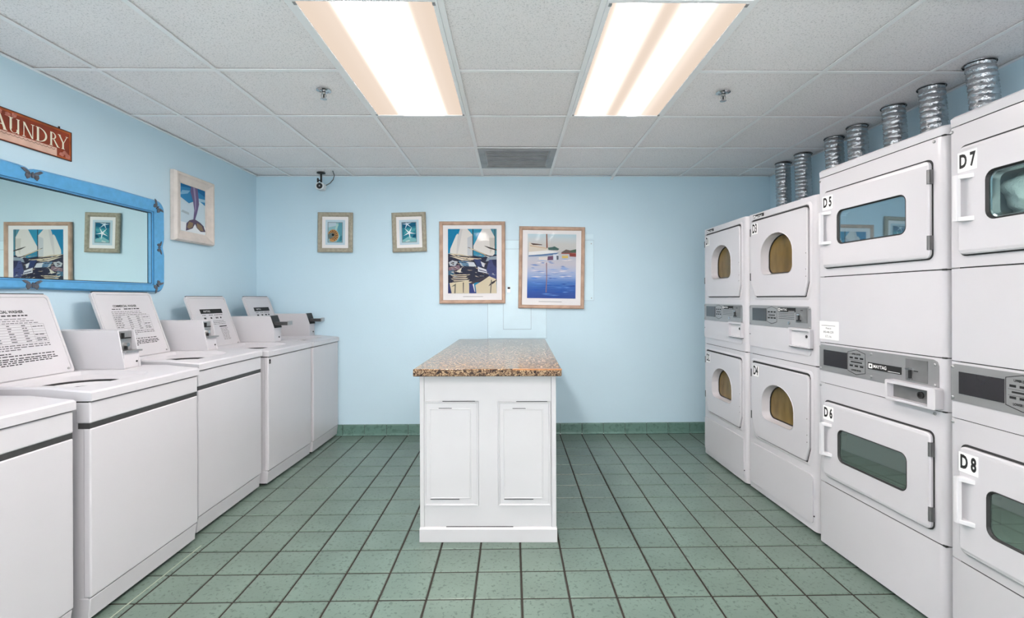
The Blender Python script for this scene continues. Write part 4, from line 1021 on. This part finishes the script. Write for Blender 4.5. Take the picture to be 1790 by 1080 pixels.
def letters(parent):
    # serif capitals drawn from thick and thin strokes, height 1, baseline 0
    T, t_ = .15, .06
    ser = lambda x, z, w=.30: rect(x - w / 2, x + w / 2, z, z + .04)
    def arc(cx, cz, rx, rz, a0, a1, w0, w1, n=10):
        o, i = [], []
        for q in range(n + 1):
            f = q / n; a = math.radians(a0 + (a1 - a0) * f); w = w0 + (w1 - w0) * math.sin(PI * f)
            o.append((cx + rx * math.cos(a), cz + rz * math.sin(a))); i.append((cx + (rx - w) * math.cos(a), cz + (rz - w * .7) * math.sin(a)))
        return o + i[::-1]
    G = {'L': ([rect(.10, .10 + T, 0, 1), ser(.175, .96), rect(.0, .62, 0, .05), [(.56, .05), (.62, .05), (.64, .25), (.61, .25)]], .66),
         'A': ([[(.02, 0), (.08, 0), (.43, 1), (.37, 1)], [(.34, 1), (.46, 1), (.84, 0), (.66, 0)], rect(.18, .62, .32, .37), ser(.05, 0, .2), ser(.75, 0, .28)], .88),
         'U': ([[(.10, .25), (.10 + T, .25), (.10 + T, 1), (.10, 1)], rect(.62, .62 + t_ + .06, 0, 1), arc(.39, .27, .29, .28, 180, 360, .13, .04), ser(.175, .96), ser(.66, .96, .24)], .86),
         'N': ([rect(.10, .10 + t_, 0, 1), rect(.70, .70 + t_, 0, 1), [(.06, 1), (.20, 1), (.76, 0), (.66, 0)], ser(.13, 0, .24), ser(.73, .96, .24)], .86),
         'D': ([rect(.10, .10 + T, 0, 1), arc(.22, .5, .60, .5, -90, 90, .04, .14, 14), ser(.16, .96, .26), ser(.16, 0, .26), rect(.12, .26, .0, .05), rect(.12, .26, .95, 1)], .90),
         'R': ([rect(.10, .10 + T, 0, 1), arc(.24, .74, .34, .26, -90, 90, .04, .12, 10), [(.34, .50), (.46, .50), (.82, 0), (.66, 0)], ser(.175, 0, .28), rect(.12, .3, .95, 1), rect(.12, .3, .48, .53), ser(.77, 0, .2)], .86),
         'Y': ([rect(.35, .35 + T, 0, .5), [(.02, 1), (.17, 1), (.50, .45), (.36, .45)], [(.74, 1), (.80, 1), (.50, .45), (.44, .45)], ser(.42, 0, .28), ser(.1, .96, .26), ser(.76, .96, .22)], .84)}
    x = {'L': -.215, 'A': -.158, 'U': -.090, 'N': -.025, 'D': .042, 'R': .114, 'Y': .164}
    wd = {'L': .05, 'A': .064, 'U': .06, 'N': .063, 'D': .068, 'R': .058, 'Y': .056}
    for ch in 'LAUNDRY':
        m = MB(); polys, adv = G[ch]; k = wd[ch] / adv
        for q, pl in enumerate(polys): m.face([(x[ch] + px * k, -.0056 - .00003 * q, -.026 + pz * .072) for px, pz in pl])
        m.build('letter', CREAM, parent, fix=False)
letters(sg)

# mirror
mr = hang('wall_mirror', LX, 2.431, 1.660, 0.0, 'long mirror in a blue frame with pewter butterflies, above the washers', 'mirror', rz=PI / 2)
HW, HT, HBt = .918, .312, -.307
def mirror_outline(e=0.0):
    pts = []
    def cusp(x, s, z): return [(x - s * .055, z), (x - s * .02, z - .004 if z > 0 else z + .004), (x, z - .016 if z > 0 else z + .016), (x + s * .02, z - .004 if z > 0 else z + .004), (x + s * .055, z)]
    r = .06
    for i in range(7):
        a = math.radians(90 * i / 6); pts.append((HW - r + r * math.cos(a), HT - r + r * math.sin(a)))
    pts += [(.5, HT + .004)] + cusp(0, -1, HT - .006) + [(-.5, HT + .004)]
    for i in range(7):
        a = math.radians(90 + 90 * i / 6); pts.append((-HW + r + r * math.cos(a), HT - r + r * math.sin(a)))
    pts += [(-HW - .002, .06), (-HW + .012, 0.0), (-HW - .002, -.06)]
    for i in range(7):
        a = math.radians(180 + 90 * i / 6); pts.append((-HW + r + r * math.cos(a), HBt + r + r * math.sin(a)))
    pts += [(-.5, HBt - .003)] + cusp(0, 1, HBt + .004) + [(.5, HBt - .003)]
    for i in range(7):
        a = math.radians(270 + 90 * i / 6); pts.append((HW - r + r * math.cos(a), HBt + r + r * math.sin(a)))
    pts += [(HW + .002, -.06), (HW - .012, 0.0), (HW + .002, .06)]
    return pts
IN = rect(-.806, .806, -.252, .222)
IN2 = rect(-.816, .816, -.262, .232)
fo = mirror_outline(); fo2 = [(x * .99, z * .97) for x, z in fo]
m = MB(); m.plate(fo2, [IN2], -.030, 0, back=False, walls=False, holewalls=False)
m.loops([[(x, 0, z) for x, z in fo], [(x, -.02, z) for x, z in fo], [(x, -.030, z) for x, z in fo2]], False, False)
m.loops([[(x, -.030, z) for x, z in IN2], [(x, -.024, z) for x, z in IN2], [(x, -.022, z) for x, z in IN], [(x, -.004, z) for x, z in IN]], False, False)
m.build('frame', MIRBLUE, mr)
MB().plate(IN2, [rect(-.813, .813, -.259, .229)], -.0315, -.029).build('bead', mat('deep_blue_bead', '#2f6f9f', .4), mr)
MB().plate(IN, (), -.010, -.004).build('mirror_glass', MIRROR, mr)
MB().plate(IN, [rect(-.8025, .8025, -.2485, .2185)], -.0226, -.0216).build('inner_bead', MATS['dark_seam'], mr)
def butterfly(cx, cz, s, rot, parent):
    W = [[(.08, .02), (.30, .55), (.75, .95), (1.0, .80), (.62, .30), (.15, .12)], [(.10, .05), (.55, .22), (.62, -.25), (.45, -.75), (.25, -.55), (.12, -.1)]]
    m = MB()
    for sg_ in (-1, 1):
        for w_ in W: m.plate([(sg_ * x, z) for x, z in (w_ if sg_ > 0 else w_[::-1])], (), -.004, .0)
    m.plate(circle(0, 0, .07, 10, .5), (), -.008, 0)
    c, s_ = math.cos(rot), math.sin(rot)
    m.v = [(cx + s * (x * c - .55 * z * s_), -.0305 + y, cz + s * (x * s_ + .55 * z * c)) for x, y, z in m.v]
    m.build('butterfly', PEWTER, parent)
for cx, cz, s, rot in ((0, .266, .056, 0), (0, -.284, .052, 0), (.862, -.006, .045, -PI / 2), (-.868, -.006, .045, PI / 2), (.845, .262, .055, -PI / 4), (-.845, .262, .055, PI / 4), (.845, -.262, .055, -.75 * PI), (-.845, -.262, .055, .75 * PI)):
    butterfly(cx, cz, s, rot, mr)
